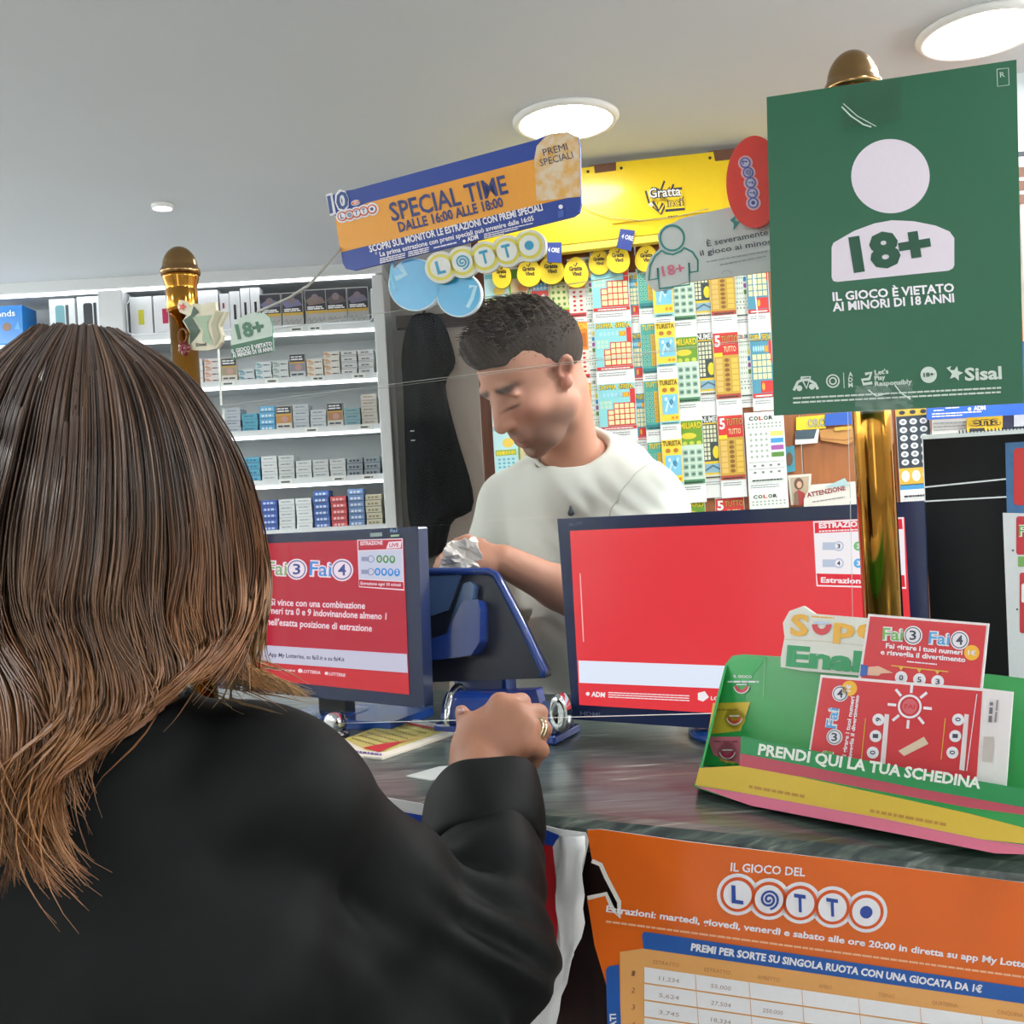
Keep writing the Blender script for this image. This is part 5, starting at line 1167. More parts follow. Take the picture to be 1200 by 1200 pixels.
for p in qs: p.z = max(p.z, ZC + .003)
b.prism(qs, [p + HF.U * .003 for p in qs], hg); b.build('side_panel', bx_)
qs = [HF.hit(*z4(40, 697)), HF.hit(*z4(1240, 935)), HB.hit(*z4(1230, 940)), HB.hit(*z4(60, 690))]
b = MB(); b.prism([Vector((p.x, p.y, max(p.z + .004, ZC + .005))) for p in qs], [Vector((p.x, p.y, max(p.z, ZC + .002))) for p in qs], hg); b.build('floor_panel', bx_)
A = Art(HF); A.zmin = ZC + .0015
YL = ink('#d6b53c'); PK_ = ink('#d9718c'); RD_ = ink('#cc2b34'); 
A.poly(Z4((205, 578), (430, 622), (830, 702), (1240, 775), (1240, 800), (1010, 770), (420, 660), (60, 632), (200, 622)), ink('#b9485a'), 0)
A.poly(Z4((60, 630), (200, 622), (420, 662), (760, 735), (1010, 790), (1240, 850), (1240, 900), (1050, 880), (700, 806), (240, 722), (45, 690)), YL, 1)
A.poly(Z4((42, 692), (240, 722), (700, 806), (1050, 880), (1240, 905), (1240, 935), (1100, 930), (760, 862), (240, 762)), PK_, 1)
A.greek(z4(235, 700), z4(430, 735), 3.4, ink('#b98a3a'), 2, 1, (1, 3)); A.greek(z4(660, 785), z4(930, 835), 3.6, ink('#b98a3a'), 2, 4, (1, 3))
A.poly(Z4((205, 518), (430, 563), (830, 638), (1240, 710), (1240, 775), (830, 702), (430, 622), (205, 578)), ink('#1e8a4c'), 1)
A.text('PRENDI QUI LA TUA SCHEDINA', z4(266, 582), z4(1048, 702), 12.2, ink('#e9efe6'), 2, .035)
A.build('front_print', bx_)
A = Art(HB); A.zmin = ZC + .0015
A.poly(Z4((150, 268), (178, 237), (295, 240), (280, 262), (225, 330), (205, 520), (202, 618), (66, 620), (110, 420)), ink('#35a555'), 0)
A.poly(Z4((108, 402), (240, 398), (205, 500), (90, 512)), YL, 1); A.poly(Z4((88, 520), (208, 520), (205, 618), (110, 585)), ink('#e0768f'), 1)
for (x, y), c, bg in ((z4(210, 352), ink('#c43440'), None), (z4(185, 462), ink('#c4502c'), YL), (z4(160, 582), ink('#b9305a'), ink('#e0768f'))):
    if bg: A.disc(x, y - 2, 12, bg, 1)
    A.ring(x, y - 4, 9.6, 8.4, PW, 3, 1.0, 10, 170); A.ring(x, y - 4, 8.2, 4.6, c, 3, 1.05, 5, 175)
    A.line([(x - 6, y - 5), (x + 6, y - 5)], 1.2, PW, 3)
A.text('IL GIOCO', z4(182, 312), z4(245, 314), 3, PW, 2, .02); A.greek(z4(160, 330), z4(270, 330), 2, PW, 2, 3); A.greek(z4(118, 428), z4(200, 428), 2, ink('#a98a2a'), 2, 4); A.greek(z4(112, 540), z4(195, 540), 2, ink('#b0506a'), 2, 5)
A.text('Super', z4(130, 605), z4(190, 618), 4, YL, 2, .02); A.line(Z4((292, 245), (285, 380)), .7, ink('#7cc48c'), 2)
A.build('back_print', bx_)
# die-cut lettering plate on top of the box
SEP = HF.shifted(-.046)
t, A = sign('super_enalotto_plate', 'die-cut white plate with yellow and green letters above the green box', 'sign', SEP, Z4((345, 240), (358, 170), (352, 120), (375, 78), (425, 60), (465, 88), (640, 102), (700, 108), (690, 320), (620, 305), (420, 288), (345, 275)), .004, mat('plate_white', '#d6d6cc', .4))
yl = ink('#e2a92e'); gr = ink('#1f9158'); rd = ink('#c9343c')
A.text('S', z4(378, 160), z4(442, 165), 23, yl, 1, .04); A.text('p', z4(530, 166), z4(606, 172), 22, yl, 1, .04); A.text('e', z4(612, 170), z4(672, 174), 22, yl, 1, .04)
x, y = z4(490, 125); A.ring(x, y, 11.5, 5, rd, 1, 1.1, 0, 180); A.line([(x - 9, y - 2), (x + 9, y - 1)], 3, ink('#b9c3dd'), 2); A.greek(z4(455, 100), z4(535, 105), 1.6, yl, 1, 2)
A.text('Enal', z4(364, 268), z4(628, 290), 22, gr, 1, .05); A.line(Z4((360, 178), (500, 185), (640, 200)), 1.2, ink('#c3bfae'), 1); A.build('lettering', t)
# betting slips standing in the box
t, A = sign('betting_slip', 'upright red betting slip with two white logos, rear one in the box', 'betting slip', HM, Z4((652, 88), (1077, 122), (1040, 480), (600, 430)), .0012, ink('#e6dfe0'), 'betting slips in the green box', 'sheet')
A.poly(Z4((660, 97), (1068, 130), (1034, 470), (612, 420)), RD_, 0); lg = ink('#6fae4c'); bl = ink('#4aa0d8'); nv = ink('#3a3d50')
fai_logo(A, *z4(704, 178), *z4(842, 186), 13.5, 3, lg, PW, nv, 1); fai_logo(A, *z4(866, 192), *z4(1006, 204), 13.5, 4, bl, PW, nv, 1)
A.text('Fai girare i tuoi numeri', z4(715, 208), z4(985, 232), 5.6, PW, 1, .03); A.text('e risveglia il divertimento', z4(697, 230), z4(995, 258), 5.6, PW, 1, .03); A.disc(*z4(1018, 225), 9, ink('#f0b32c'), 1); A.text('1€', z4(1005, 232), z4(1032, 234), 5, PW, 2, .03)
A.greek(z4(790, 258), z4(895, 268), 1.4, PW, 1, 2); A.line(Z4((735, 270), (935, 292)), 1.2, YL, 1)
for k, ch in enumerate('053'):
    x, y = z4(770 + 64 * k, 312 + 7 * k); A.disc(x, y, 7.4, PW, 1); A.text(ch, (x - 2.4, y + 3), (x + 2.4, y + 3.2), 6, nv, 2, .02); A.poly([(x - 3, y - 13), (x + 3, y - 12.4), (x, y - 8)], YL, 2)
A.poly(Z4((628, 265), (655, 272), (650, 305), (625, 308)), ink('#2c58a8'), 1); A.poly(Z4((652, 275), (690, 272), (742, 296), (700, 298), (690, 306), (650, 304)), ink('#dcb096'), 1); A.build('print', t)
t, A = sign('betting_slip', 'red betting slip turned sideways with sun emblem, front one in the box', 'betting slip', HM2, Z4((485, 302), (1058, 350), (1162, 362), (1130, 790), (1030, 770), (430, 660)), .0012, ink('#e6dfe0'), 'betting slips in the green box', 'sheet')
A.poly(Z4((492, 312), (1054, 360), (1028, 760), (438, 650)), RD_, 0)
fai_logo(A, *z4(540, 492), *z4(560, 356), 11.5, 4, bl, PW, nv, 1); fai_logo(A, *z4(520, 640), *z4(540, 510), 11.5, 3, lg, PW, nv, 1)
A.text('Fai girare i tuoi numeri', z4(572, 610), z4(606, 380), 4.6, PW, 1, .03); A.text('e risveglia il divertimento', z4(592, 622), z4(622, 375), 4.2, PW, 1, .03); A.disc(*z4(588, 350), 9, ink('#f0b32c'), 1); A.text('1€', z4(592, 362), z4(594, 338), 5, PW, 2, .03)
x, y = z4(800, 414); A.ring(x, y, 14, 11.5, PW, 1); A.disc(x, y, 9, ink('#d8606a'), 1); A.text('FAI', (x - 6, y + 2), (x + 6, y + 3), 5, RD_, 2, .02)
for k in range(8): a = PI / 4 * k + .1; A.line([(x + 16 * math.cos(a), y + 16 * math.sin(a)), (x + 26 * math.cos(a), y + 26 * math.sin(a))], 3.2, PW, 1)
for cx0, tx in ((690, '910'), (970, '010')):
    for k, ch in enumerate(tx):
        x, y = z4(cx0 - 10 * k, 460 + 58 * k); A.disc(x, y, 7, PW, 1); A.text(ch, (x + 3, y + 2.4), (x + 3.2, y - 2.4), 6, nv, 2, .02)
    A.poly(Z4((cx0 + 22, 440), (cx0 + 38, 442), (cx0 + 22, 640), (cx0 + 4, 636)), ink('#e2d5d6'), 1); A.line(Z4((cx0 - 45, 455), (cx0 - 60, 600)), 1, YL, 1)
A.poly(Z4((760, 570), (850, 520), (866, 545), (780, 588)), ink('#d9c3a8'), 1); A.line(Z4((1036, 370), (1000, 640)), 1, PW, 1)
A.poly(Z4((1060, 520), (1095, 520), (1088, 610), (1055, 605)), ink('#c3b8b2'), 1)
A.greek(z4(1088, 470), z4(1094, 392), 4, ink('#6f6a72'), 1, 2, (1, 2)); A.greek(z4(1104, 470), z4(1112, 390), 2.4, ink('#8d8a90'), 1, 6); A.build('print', t)

# ------------------------------------------------------------------ posters on the counter front
FP = tplane(.938)
ZP = lambda *p: [(660 + x / 2.222, 960 + y / 2.222) for x, y in p]
zp = lambda x, y: (660 + x / 2.222, 960 + y / 2.222)
pap = mat('poster_paper', '#dcdcdc', .35, noise=.03)
por = mat('poster_orange', '#e0671f', .22, noise=.04, scale=12, bump=.15, coat=.35)
t, A = sign('lotto_poster', 'torn orange LOTTO prize-table poster on the counter front', 'poster', FP, ZP((62, 28), (95, 26), (320, 58), (820, 118), (1300, 178), (1300, 760), (190, 760), (150, 560), (82, 330), (62, 205), (112, 196), (132, 235), (148, 255), (146, 215), (112, 150), (98, 118), (75, 108)), .0012, por, None, 'sheet', mside=pap)
A.line(ZP((75, 108), (98, 118), (112, 150), (146, 215), (146, 255), (128, 232), (112, 194), (64, 205)), 5, ink('#e2dcd6'), 0)
A.text('IL GIOCO DEL', zp(436, 134), zp(630, 148), 9.5, PW, 1, .02)
cs = ZP((455, 195), (537, 207), (618, 217), (702, 228), (790, 240)); lotto_caps(A, cs, 24.5, PW, ink('#d9561f'), PW, ink('#2c4a9c'), 1, 1, (-.03, -1), (1.0, .83, .68))
A.text('Estrazioni: martedì, giovedì, venerdì e sabato alle ore 20:00 in diretta su app My Lotterie', zp(112, 240), zp(1240, 390), 7.4, PW, 1, .03)
A.greek(zp(112, 268), zp(1240, 418), 2.4, ink('#e9b48c'), 1, 3, (2, 5))
BLp = ink('#1f58a6'); A.poly(ZP((206, 300), (212, 292), (1300, 452), (1300, 494), (210, 336)), BLp, 1)
A.text('PREMI PER SORTE SU SINGOLA RUOTA CON UNA GIOCATA DA 1€', zp(333, 340), zp(1090, 450), 8, PW, 2, .04)
A.poly(ZP((148, 345), (210, 336), (1300, 494), (1300, 760), (150, 760)), ink('#e3a560'), 0)
for r in range(8):
    y0 = 384 + r * 44
    A.poly(ZP((212, y0), (1300, y0 + 158), (1300, y0 + 198), (212, y0 + 40)), ink('#ecebee'), 1)
    tx = ink('#a8948c')
    for c_, (x, s_) in enumerate(((250, ('11,234', '5,624', '3,745')), (385, ('55,000', '27,504', '18,334')), (520, ('', '250,000', '83,304')), (660, ('', '', '750,000')))):
        if r < 3 and s_[r]: A.text(s_[r], zp(x, y0 + 28 + (x - 212) * .145), zp(x + 52, y0 + 36 + (x - 212) * .145), 4.6, tx, 2)
    A.text(str(r + 1), zp(178, y0 + 22), zp(186, y0 + 24), 6, ink('#8a5a3c'), 1)
for x in (345, 485, 622, 770, 930, 1090, 1230): A.line(ZP((x, 384 + (x - 212) * .145), (x + 22, 760)), .8, ink('#d9a884'), 2)
for x, s_ in ((235, 'ESTRATTO'), (368, 'ESTRATTO'), (505, 'AMBETTO'), (665, 'AMBO'), (820, 'TERNO'), (960, 'QUATERNA'), (1130, 'CINQUINA')): A.text(s_, zp(x, 372 + (x - 212) * .145), zp(x + 8.4 * len(s_) , 372 + (x - 212) * .145 + 1.2 * len(s_)), 4.4, ink('#b57a48'), 1)
A.poly(ZP((112, 392), (120, 382), (146, 378), (152, 560), (140, 760), (122, 760)), BLp, 1); A.text('NUMERI GIOCATI', zp(148, 690), zp(138, 505), 7, PW, 2, .03)
A.build('print', t)
tpb = FP.shifted(.0016)
t, A = sign('flag_poster', 'torn red and blue poster with white edge, behind the black sleeve', 'poster', FP.shifted(-.001), [(380, 918), (455, 935), (505, 944), (600, 956), (625, 964), (656, 972), (686, 976), (690, 985), (676, 1050), (672, 1120), (650, 1170), (628, 1230), (400, 1230), (380, 1100)], .0012, pap, None, 'sheet')
A.poly([(380, 934), (455, 948), (505, 957), (620, 964), (657, 979), (652, 985), (648, 992), (600, 978), (455, 964), (380, 950)], ink('#1d3f9e', .3), 1)
A.poly([(380, 950), (455, 964), (600, 978), (648, 991), (652, 1030), (654, 1090), (648, 1140), (630, 1190), (608, 1230), (380, 1230)], ink('#b01f26', .3), 1)
A.line([(640, 1150), (652, 1160)], 1, PW, 2); A.build('print', t)
b = MB(); vs = []; fs = []; n = 14
for i in range(n + 1):
    y = 978 + i * 17; xa = 657 - (i > 8) * (i - 8) * 7 + 3 * math.sin(i); xb = 687 - (i > 6) * (i - 6) * 5 + 2 * math.sin(i * 2.1)
    for k in range(4):
        x = xa + (xb - xa) * k / 3; u, v = FP.uv(x, y); vs.append(FP.pos(u, v, .003 + .006 * math.sin(k * 1.1 + i * .5) ** 2))
for i in range(n):
    for k in range(3): a = i * 4 + k; fs.append((a, a + 1, a + 5, a + 4))
b.add(vs, fs, pap, True); o = b.build('peeled_edge', t); o.modifiers.new('s', 'SOLIDIFY').thickness = .0008
# ------------------------------------------------------------------ people
def basis(fwd, up=(0, 0, 1)):
    f = Vector(fwd).normalized(); u = Vector(up); l = u.cross(f).normalized(); u = f.cross(l).normalized()
    return l, f, u                     # person's left, forward, up
class Head:
    def __init__(s, c, fwd, up=(0, 0, 1), k=1.0):
        s.c = Vector(c); s.l, s.f, s.u = basis(fwd, up); s.k = k
        s.R = np.array([list(s.l), list(s.f), list(s.u)])
    def w(s, x, y, z): return s.c + (s.l * x + s.f * y + s.u * z) * s.k
    def loc(s, co):
        d = (co - np.array(s.c)) / s.k
        return d @ np.array(s.l), d @ np.array(s.f), d @ np.array(s.u)
    def ell(s, F, c, r, k=.012, sub=False, rot=0.0, roty=0.0):
        R = s.R
        if rot or roty:
            a = Matrix.Rotation(rot, 3, 'X') @ Matrix.Rotation(roty, 3, 'Y'); R = np.array(a) @ s.R
        F.ell(s.w(*c), [q * s.k for q in r], R, k * s.k, sub)
    def cone(s, F, a, b, ra, rb, k=.01, sub=False): F.cone(s.w(*a), s.w(*b), ra * s.k, rb * s.k, k * s.k, sub)
def head_shape(H, F, man=True):
    e, c = H.ell, H.cone
    e(F, (0, -.018, .036), (.076, .097, .084), .01)
    e(F, (0, .022, .03), (.066, .066, .066), .02)
    e(F, (0, .030, -.030), (.060, .058, .078), .02)
    e(F, (0, .048, -.078), (.050 if man else .044, .044, .036), .02)
    for q in (-1, 1):
        e(F, (q * .046, .008, -.062), (.017, .032, .028), .025)          # jaw angle
        e(F, (q * .042, .060, -.022), (.022, .024, .018), .022)          # cheekbone
        e(F, (q * .029, .079, .0195), (.028, .014, .009), .012)           # brow
    e(F, (0, .078, -.102), (.021 if man else .017, .017, .015), .018)    # chin
    for q in (-1, 1):
        e(F, (q * .034, .098, .000), (.019, .0135, .0100), .020, True)   # eye hollow
        e(F, (q * .033, .0745, -.004), (.0150, .0105, .0105), .010)      # lid over the eyeball
    c(F, (0, .086, .014), (0, .112, -.030), .0075, .0105, .010)          # nose
    e(F, (0, .088, -.018), (.0165, .020, .030), .016)
    e(F, (0, .110, -.034), (.0115, .0115, .0095), .008)
    for q in (-1, 1):
        e(F, (q * .0125, .098, -.037), (.0075, .0105, .0075), .006)
        e(F, (q * .006, .106, -.0445), (.0035, .005, .003), .002, True)
    e(F, (0, .086, -.062), (.026, .014, .018), .014)                     # mouth mound
    e(F, (0, .0965, -.0655), (.021, .008, .0052), .005)
    e(F, (0, .0955, -.0775), (.018, .0085, .0062), .005)
    e(F, (0, .106, -.0712), (.024, .010, .0016), .003, True)
    e(F, (0, .094, -.0915), (.016, .009, .004), .010, True)
    for q in (-1, 1):                                                    # ears
        e(F, (q * .078, -.012, -.004), (.0075, .019, .032), .006, False, .25)
        e(F, (q * .0855, -.008, -.002), (.006, .010, .019), .004, True, .25)
        e(F, (q * .0765, -.004, -.027), (.006, .010, .011), .012)
def hand(F, wr, mcp, fingers, thumb, rp=.013):
    """palm from the wrist to the four knuckles, each finger a bent chain from its knuckle, thumb from the palm's side"""
    wr = Vector(wr)
    for m_, (pts, r) in zip(mcp, fingers):
        m_ = Vector(m_)
        F.chain([(wr.lerp(m_, .12), rp * 1.15), (wr.lerp(m_, .6), rp * 1.08), (m_, r * 1.22)], .010)
        q = [(m_, r * 1.15)] + [(Vector(p), r * (1.06, 1.0, .84)[i]) for i, p in enumerate(pts)]
        F.chain(q, .0045)
    for a, b_ in zip(mcp[:-1], mcp[1:]):
        c_ = (Vector(a) + Vector(b_)) / 2; F.cone(wr.lerp(c_, .25), wr.lerp(c_, .9), rp * 1.05, rp * .82, .012)
    F.chain([(Vector(p), r) for p, r in thumb], .006)
skin_m = attr_mat('skin', .6, .05, 500, .12)
cloth_n = lambda X, Y, Z: np.sin(X * 31 + Z * 17 + 3 * np.sin(Y * 9)) * np.sin(Z * 23 - X * 12 + Y * 8) + .5 * np.sin(X * 55 - Z * 40 + Y * 33)

# ---------------------------------------------------------------- the seller
HC = pt(626, 442, 1.76)
mf = Vector((-math.sin(math.radians(58)), -math.cos(math.radians(58)), 0))
mfd = (mf * math.cos(math.radians(34)) - Vector((0, 0, 1)) * math.sin(math.radians(34)))
H = Head(HC, mfd, (mf * .44 + Vector((0, 0, .9))), .97)
seller = thing('person', 'man in white t-shirt with short dark hair looking down at a paper behind the counter', 'person', Vector((HC.x + .06, HC.y + .12, 0)))
bf = Vector((-math.sin(math.radians(42)), -math.cos(math.radians(42)), 0)); bl_ = Vector((0, 0, 1)).cross(bf).normalized()
CH = pt(688, 620, 1.91)                 # chest centre
SHL = pt(757, 592, 1.79); SHR = CH - bl_ * .165 + Vector((0, 0, .045)) + bf * .02
ELB = pt(768, 745, 1.66); WRL = pt(590, 657, 1.615)
ELR = SHR + Vector((-.06, -.05, -.26)) + bf * .05; WRR = pt(556, 660, 1.72)
NB = pt(668, 536, 1.855)
lo = Vector((-.36, 1.40, 0.95)); hi = Vector((.36, 2.15, 1.90))
F = Field(lo, hi, .0032)
head_shape(H, F)
F.chain([(H.w(0, -.035, -.045), .050), (NB, .053)], .02)
F.ell(CH, (.15, .095, .17), np.array([list(bl_), list(bf), [0, 0, 1]]), .03)
for a, e, w_, m_ in ((SHL, ELB, WRL, 1), (SHR, ELR, WRR, -1)):
    F.chain([(CH.lerp(a, .5) + Vector((0, 0, .035)), .045), (a, .052), (a.lerp(e, .5), .047), (e, .040)], .02)
    F.chain([(e, .040), (e.lerp(w_, .28), .043), (e.lerp(w_, .65), .034), (w_, .0255)], .012)
# left hand holding the paper
D = lambda x, y, d: pt(x, y, d + .035)
hand(F, WRL, [D(556, 641, 1.59), D(556, 650, 1.575), D(556, 659, 1.565), D(558, 666, 1.56)],
     [([D(537, 640, 1.60), D(530, 651, 1.61), D(533, 659, 1.62)], .0085), ([D(533, 650, 1.585), D(527, 660, 1.60), D(531, 666, 1.61)], .0087), ([D(534, 660, 1.575), D(530, 669, 1.59), D(535, 673, 1.60)], .0083), ([D(538, 668, 1.565), D(534, 675, 1.575), D(538, 679, 1.585)], .0075)],
     [(D(580, 652, 1.60), .013), (D(563, 640, 1.62), .012), (D(548, 634, 1.63), .0105), (D(535, 636, 1.635), .0085)])
hand(F, WRR, [D(536, 652, 1.72), D(534, 660, 1.71), D(533, 667, 1.70), D(534, 673, 1.70)],
     [([D(522, 652, 1.70), D(516, 658, 1.68), D(518, 663, 1.66)], .008), ([D(519, 660, 1.69), D(513, 666, 1.67), D(516, 669, 1.65)], .008), ([D(519, 668, 1.68), D(514, 672, 1.66), D(518, 674, 1.65)], .008), ([D(521, 674, 1.68), D(517, 678, 1.67), D(520, 680, 1.66)], .007)],
     [(D(550, 652, 1.71), .011), (D(540, 645, 1.70), .010), (D(532, 644, 1.69), .0085)])
def man_tone(co):
    x, y, z = H.loc(co); c = np.tile(np.array(lin('#c98f76')), (len(co), 1))
    hd_ = (z > -.14) & (np.abs(x) < .11) & (y > -.13) & (y < .14)
    def blend(m_, col, a): 
        a = np.clip(a * m_, 0, 1)[:, None]; c[:] = c * (1 - a) + np.array(lin(col)) * a
    g = lambda cx, cy, cz, rx, ry, rz: np.exp(-(((np.abs(x) - cx) / rx) ** 2 + ((y - cy) / ry) ** 2 + ((z - cz) / rz) ** 2))
    blend(hd_, '#c47a66', .45 * g(.045, .07, -.03, .03, .05, .03)); blend(hd_, '#bf6f60', .5 * g(.08, -.01, -.004, .02, .04, .05) * (np.abs(x) > .07))
    beard = 1 / (1 + np.exp((z + .052 + .35 * np.clip(.045 - y, 0, .06)) / .006)) * np.clip((y + .012) / .02, 0, 1) * np.clip((z + .125) / .015, 0, 1)
    beard = np.maximum(beard, g(0, .1, -.056, .03, .03, .007))
    blend(hd_, '#4a362d', .68 * beard)
    blend(hd_, '#a85f55', .75 * np.maximum(g(0, .1, -.0655, .02, .02, .0045), g(0, .1, -.0775, .018, .02, .0055)))
    blend(hd_, '#2b1d17', .9 * np.clip(1.4 * np.exp(-(((np.abs(x) - .031) / .021) ** 4 + ((z - .0235 + .12 * (np.abs(x) - .03)) / .0062) ** 2)) * (y > .05), 0, 1))
    blend(hd_, '#231713', .9 * np.exp(-(((np.abs(x) - .031) / .0165) ** 4 + ((z + .0105 - 6 * (np.abs(x) - .031) ** 2) / .0026) ** 2)) * (y > .05))
    blend(hd_, '#5a3d33', .4 * g(.031, .09, .008, .022, .03, .009))
    blend(hd_, '#6d4c40', .35 * g(0, -.05, .02, .2, .09, .09) * (np.abs(x) > .055) * (z > -.01))
    return c
field_obj('body', F, skin_m, seller, man_tone, 1)
# hair: short sides, longer swept top
hair_m = attr_mat('dark_hair', .5, .6, 900, spec=.2)
F = Field(Vector(HC) - Vector((.15, .15, .1)), Vector(HC) + Vector((.15, .15, .19)), .0025)
H.ell(F, (0, -.022, .042), (.0795, .1005, .085), .01)
H.ell(F, (0, .028, .086), (.058, .064, .036), .02)
H.ell(F, (0, .062, .086), (.050, .032, .024), .015)
H.ell(F, (0, -.03, .102), (.06, .07, .032), .02)
H.ell(F, (0, .100, -.035), (.105, .056, .082), .006, True)
hn = (H.f * .55 - H.u * .83).normalized(); F.cut(H.w(0, -.02, 0), list(hn), F.lo, F.lo + F.res * F.n)
hz = lambda X, Y, Z: np.clip(((X - HC.x) * H.u.x + (Y - HC.y) * H.u.y + (Z - HC.z) * H.u.z - .075) / .03, 0.05, 1)
F.bumps(.0055, lambda X, Y, Z: hz(X, Y, Z) * (np.sin(X * 190 + Z * 120) * np.sin(Y * 170 - Z * 90) + .6 * np.sin(X * 320 + Y * 280)))
def mh_tone(co):
    x, y, z = H.loc(co); a = np.clip((.055 - z) / .05, 0, 1)[:, None] * (np.abs(x) > .04)[:, None]
    n_ = (.5 + .5 * np.sin(co[:, 0] * 700 + co[:, 2] * 500) * np.sin(co[:, 1] * 600))[:, None]
    return np.array(lin('#2e251e')) * (1 - .3 * a) + np.array(lin('#5d4d43')) * (.25 * n_ * (1 - a) + .22 * a)
hair = field_obj('hair', F, hair_m, seller, mh_tone, 1)
def strands(name, paths, parent, m, n=3):
    """paths: list of (points k x 3, radii k, colours k x 3), all of one length k"""
    P = np.array([p[0] for p in paths], np.float32); R = np.array([p[1] for p in paths], np.float32); Tn = np.array([p[2] for p in paths], np.float32)
    N, k = P.shape[:2]
    t = np.empty_like(P); t[:, 1:-1] = P[:, 2:] - P[:, :-2]; t[:, 0] = P[:, 1] - P[:, 0]; t[:, -1] = P[:, -1] - P[:, -2]
    t /= np.linalg.norm(t, axis=2, keepdims=True) + 1e-9
    a = np.cross(t, np.array((0.31, 0.2, 0.93), np.float32)); a /= np.linalg.norm(a, axis=2, keepdims=True) + 1e-9; b = np.cross(t, a)
    q = 2 * PI * np.arange(n) / n
    V = P[:, :, None] + (a[:, :, None] * np.cos(q)[None, None, :, None] + b[:, :, None] * np.sin(q)[None, None, :, None]) * R[:, :, None, None]
    i0 = (np.arange(N) * k * n)[:, None, None] + (np.arange(k - 1) * n)[None, :, None]; j = np.arange(n); j1 = (j + 1) % n
    Fq = np.stack([i0 + j, i0 + j1, i0 + n + j1, i0 + n + j], -1).reshape(-1, 4)
    V = V.reshape(-1, 3)
    me = bpy.data.meshes.new(name)
    me.vertices.add(len(V)); me.vertices.foreach_set('co', V.ravel())
    me.loops.add(len(Fq) * 4); me.loops.foreach_set('vertex_index', Fq.astype(np.int32).ravel())
    me.polygons.add(len(Fq)); me.polygons.foreach_set('loop_start', np.arange(0, len(Fq) * 4, 4, dtype=np.int32))
    me.update(calc_edges=True)
    me.polygons.foreach_set('use_smooth', np.ones(len(Fq), bool)); me.materials.append(m)
    c = np.ones((N, k, n, 4), np.float32); c[..., :3] = Tn[:, :, None, :]
    at = me.color_attributes.new('tone', 'FLOAT_COLOR', 'POINT'); at.data.foreach_set('color', c.ravel())
    me.update(); return link_mesh(name, me, parent)
rs = np.random.RandomState(3); paths = []
vn = [(v.co.copy(), v.normal.copy()) for v in hair.data.vertices]
for i in rs.choice(len(vn), 2600):
    co, no = vn[i]; x, y, z = H.loc(np.array([co])); x, y, z = x[0], y[0], z[0]
    if z < .04 or no.dot(H.u) < -.3 or y > .065 or .55 * (y + .02) - .83 * z > -.008: continue
    top = z > .085; Ln = rs.uniform(.007, .013) if top else rs.uniform(.002, .004)
    d = (no * .5 + H.f * (.75 if top else .1) + H.u * (.25 if top else -.5) + Vector(rs.normal(0, .25, 3))).normalized()
    P = [np.array(co + d * (Ln * s) + H.f * (.004 * s * s if top else 0)) for s in (-.2, .35, .7, 1.0)]
    col = np.array(lin('#33281f' if rs.rand() < .7 else '#5f4f42')); paths.append((P, [.0009, .0009, .0007, .0003], [col] * 4))
st_ = strands('hair_strands', paths, hair, hair_m)
# t-shirt
tee_m = mat('tee_white', '#cfcfc6', .8, noise=.03, scale=30, bump=.1)
F = Field(Vector((-.36, 1.5, .88)), Vector((.40, 2.2, 1.74)), .0042); Rb = np.array([list(bl_), list(bf), [0, 0, 1]])
F.ell(CH + Vector((0, 0, .0)), (.178, .122, .19), Rb, .03)
F.ell(CH + Vector((0, 0, -.22)) + bf * .015, (.168, .128, .24), Rb, .05)
F.ell(CH + Vector((0, 0, -.42)), (.165, .12, .2), Rb, .05)
F.chain([(NB + Vector((0, 0, -.055)), .066), (CH.lerp(SHL, .5) + Vector((0, 0, .045)), .066), (SHL, .069)], .03); F.chain([(NB + Vector((0, 0, -.055)), .066), (CH.lerp(SHR, .55) + Vector((0, 0, .045)), .066), (SHR, .069)], .03)
for a, e in ((SHL, ELB), (SHR, ELR)):
    q = a.lerp(e, .72); d = (e - a).normalized(); F.chain([(a, .071), (q + d * .02, .064)], .025); F.cut(q, list(d), q - Vector((.1, .1, .1)) , q + Vector((.1, .1, .1)))
nd = (H.w(0, -.05, -.12) - NB).normalized(); nd = (nd * .8 + bf * .35 + Vector((0, 0, .5))).normalized(); np_ = NB + nd * .004
F.cone(np_ - nd * .02, np_ + nd * .12, .056, .076, .010, True)
def tee_folds(X, Y, Z):
    d1 = (X - (SHL.x - .03)) * .75 + (Z - (SHL.z - .1)) * .5; r2 = (X - SHL.x + .06) ** 2 + (Y - SHL.y) ** 2 + (Z - SHL.z + .1) ** 2
    return cloth_n(X, Y, Z) + 1.6 * np.exp(-r2 / .11 ** 2) * np.sin(d1 * 190 + 2 * np.sin(Z * 30)) + .9 * np.sin(Z * 62 + X * 26 + 2 * np.sin(X * 18 + Y * 11)) * np.clip((1.36 - Z) / .1, 0, 1)
F.bumps(.0040, tee_folds)
tee = field_obj('t_shirt', F, tee_m, seller, None, 2)
b = MB(); a1 = nd.orthogonal().normalized(); a2 = nd.cross(a1)
b.tube([np_ - nd * .004 + (a1 * math.cos(a) + a2 * math.sin(a)) * .0625 for a in [2 * PI * k / 40 for k in range(41)]], .0042, tee_m, 8, caps=False); b.build('collar', tee)
b = MB(); p = pt(669, 601, CH.y - .13); lgm = ink('#2c3138')
sn = (bl_ * .9 - Vector((0, 0, .45))).normalized(); s1_ = sn.orthogonal().normalized(); s2_ = sn.cross(s1_); sp_ = []
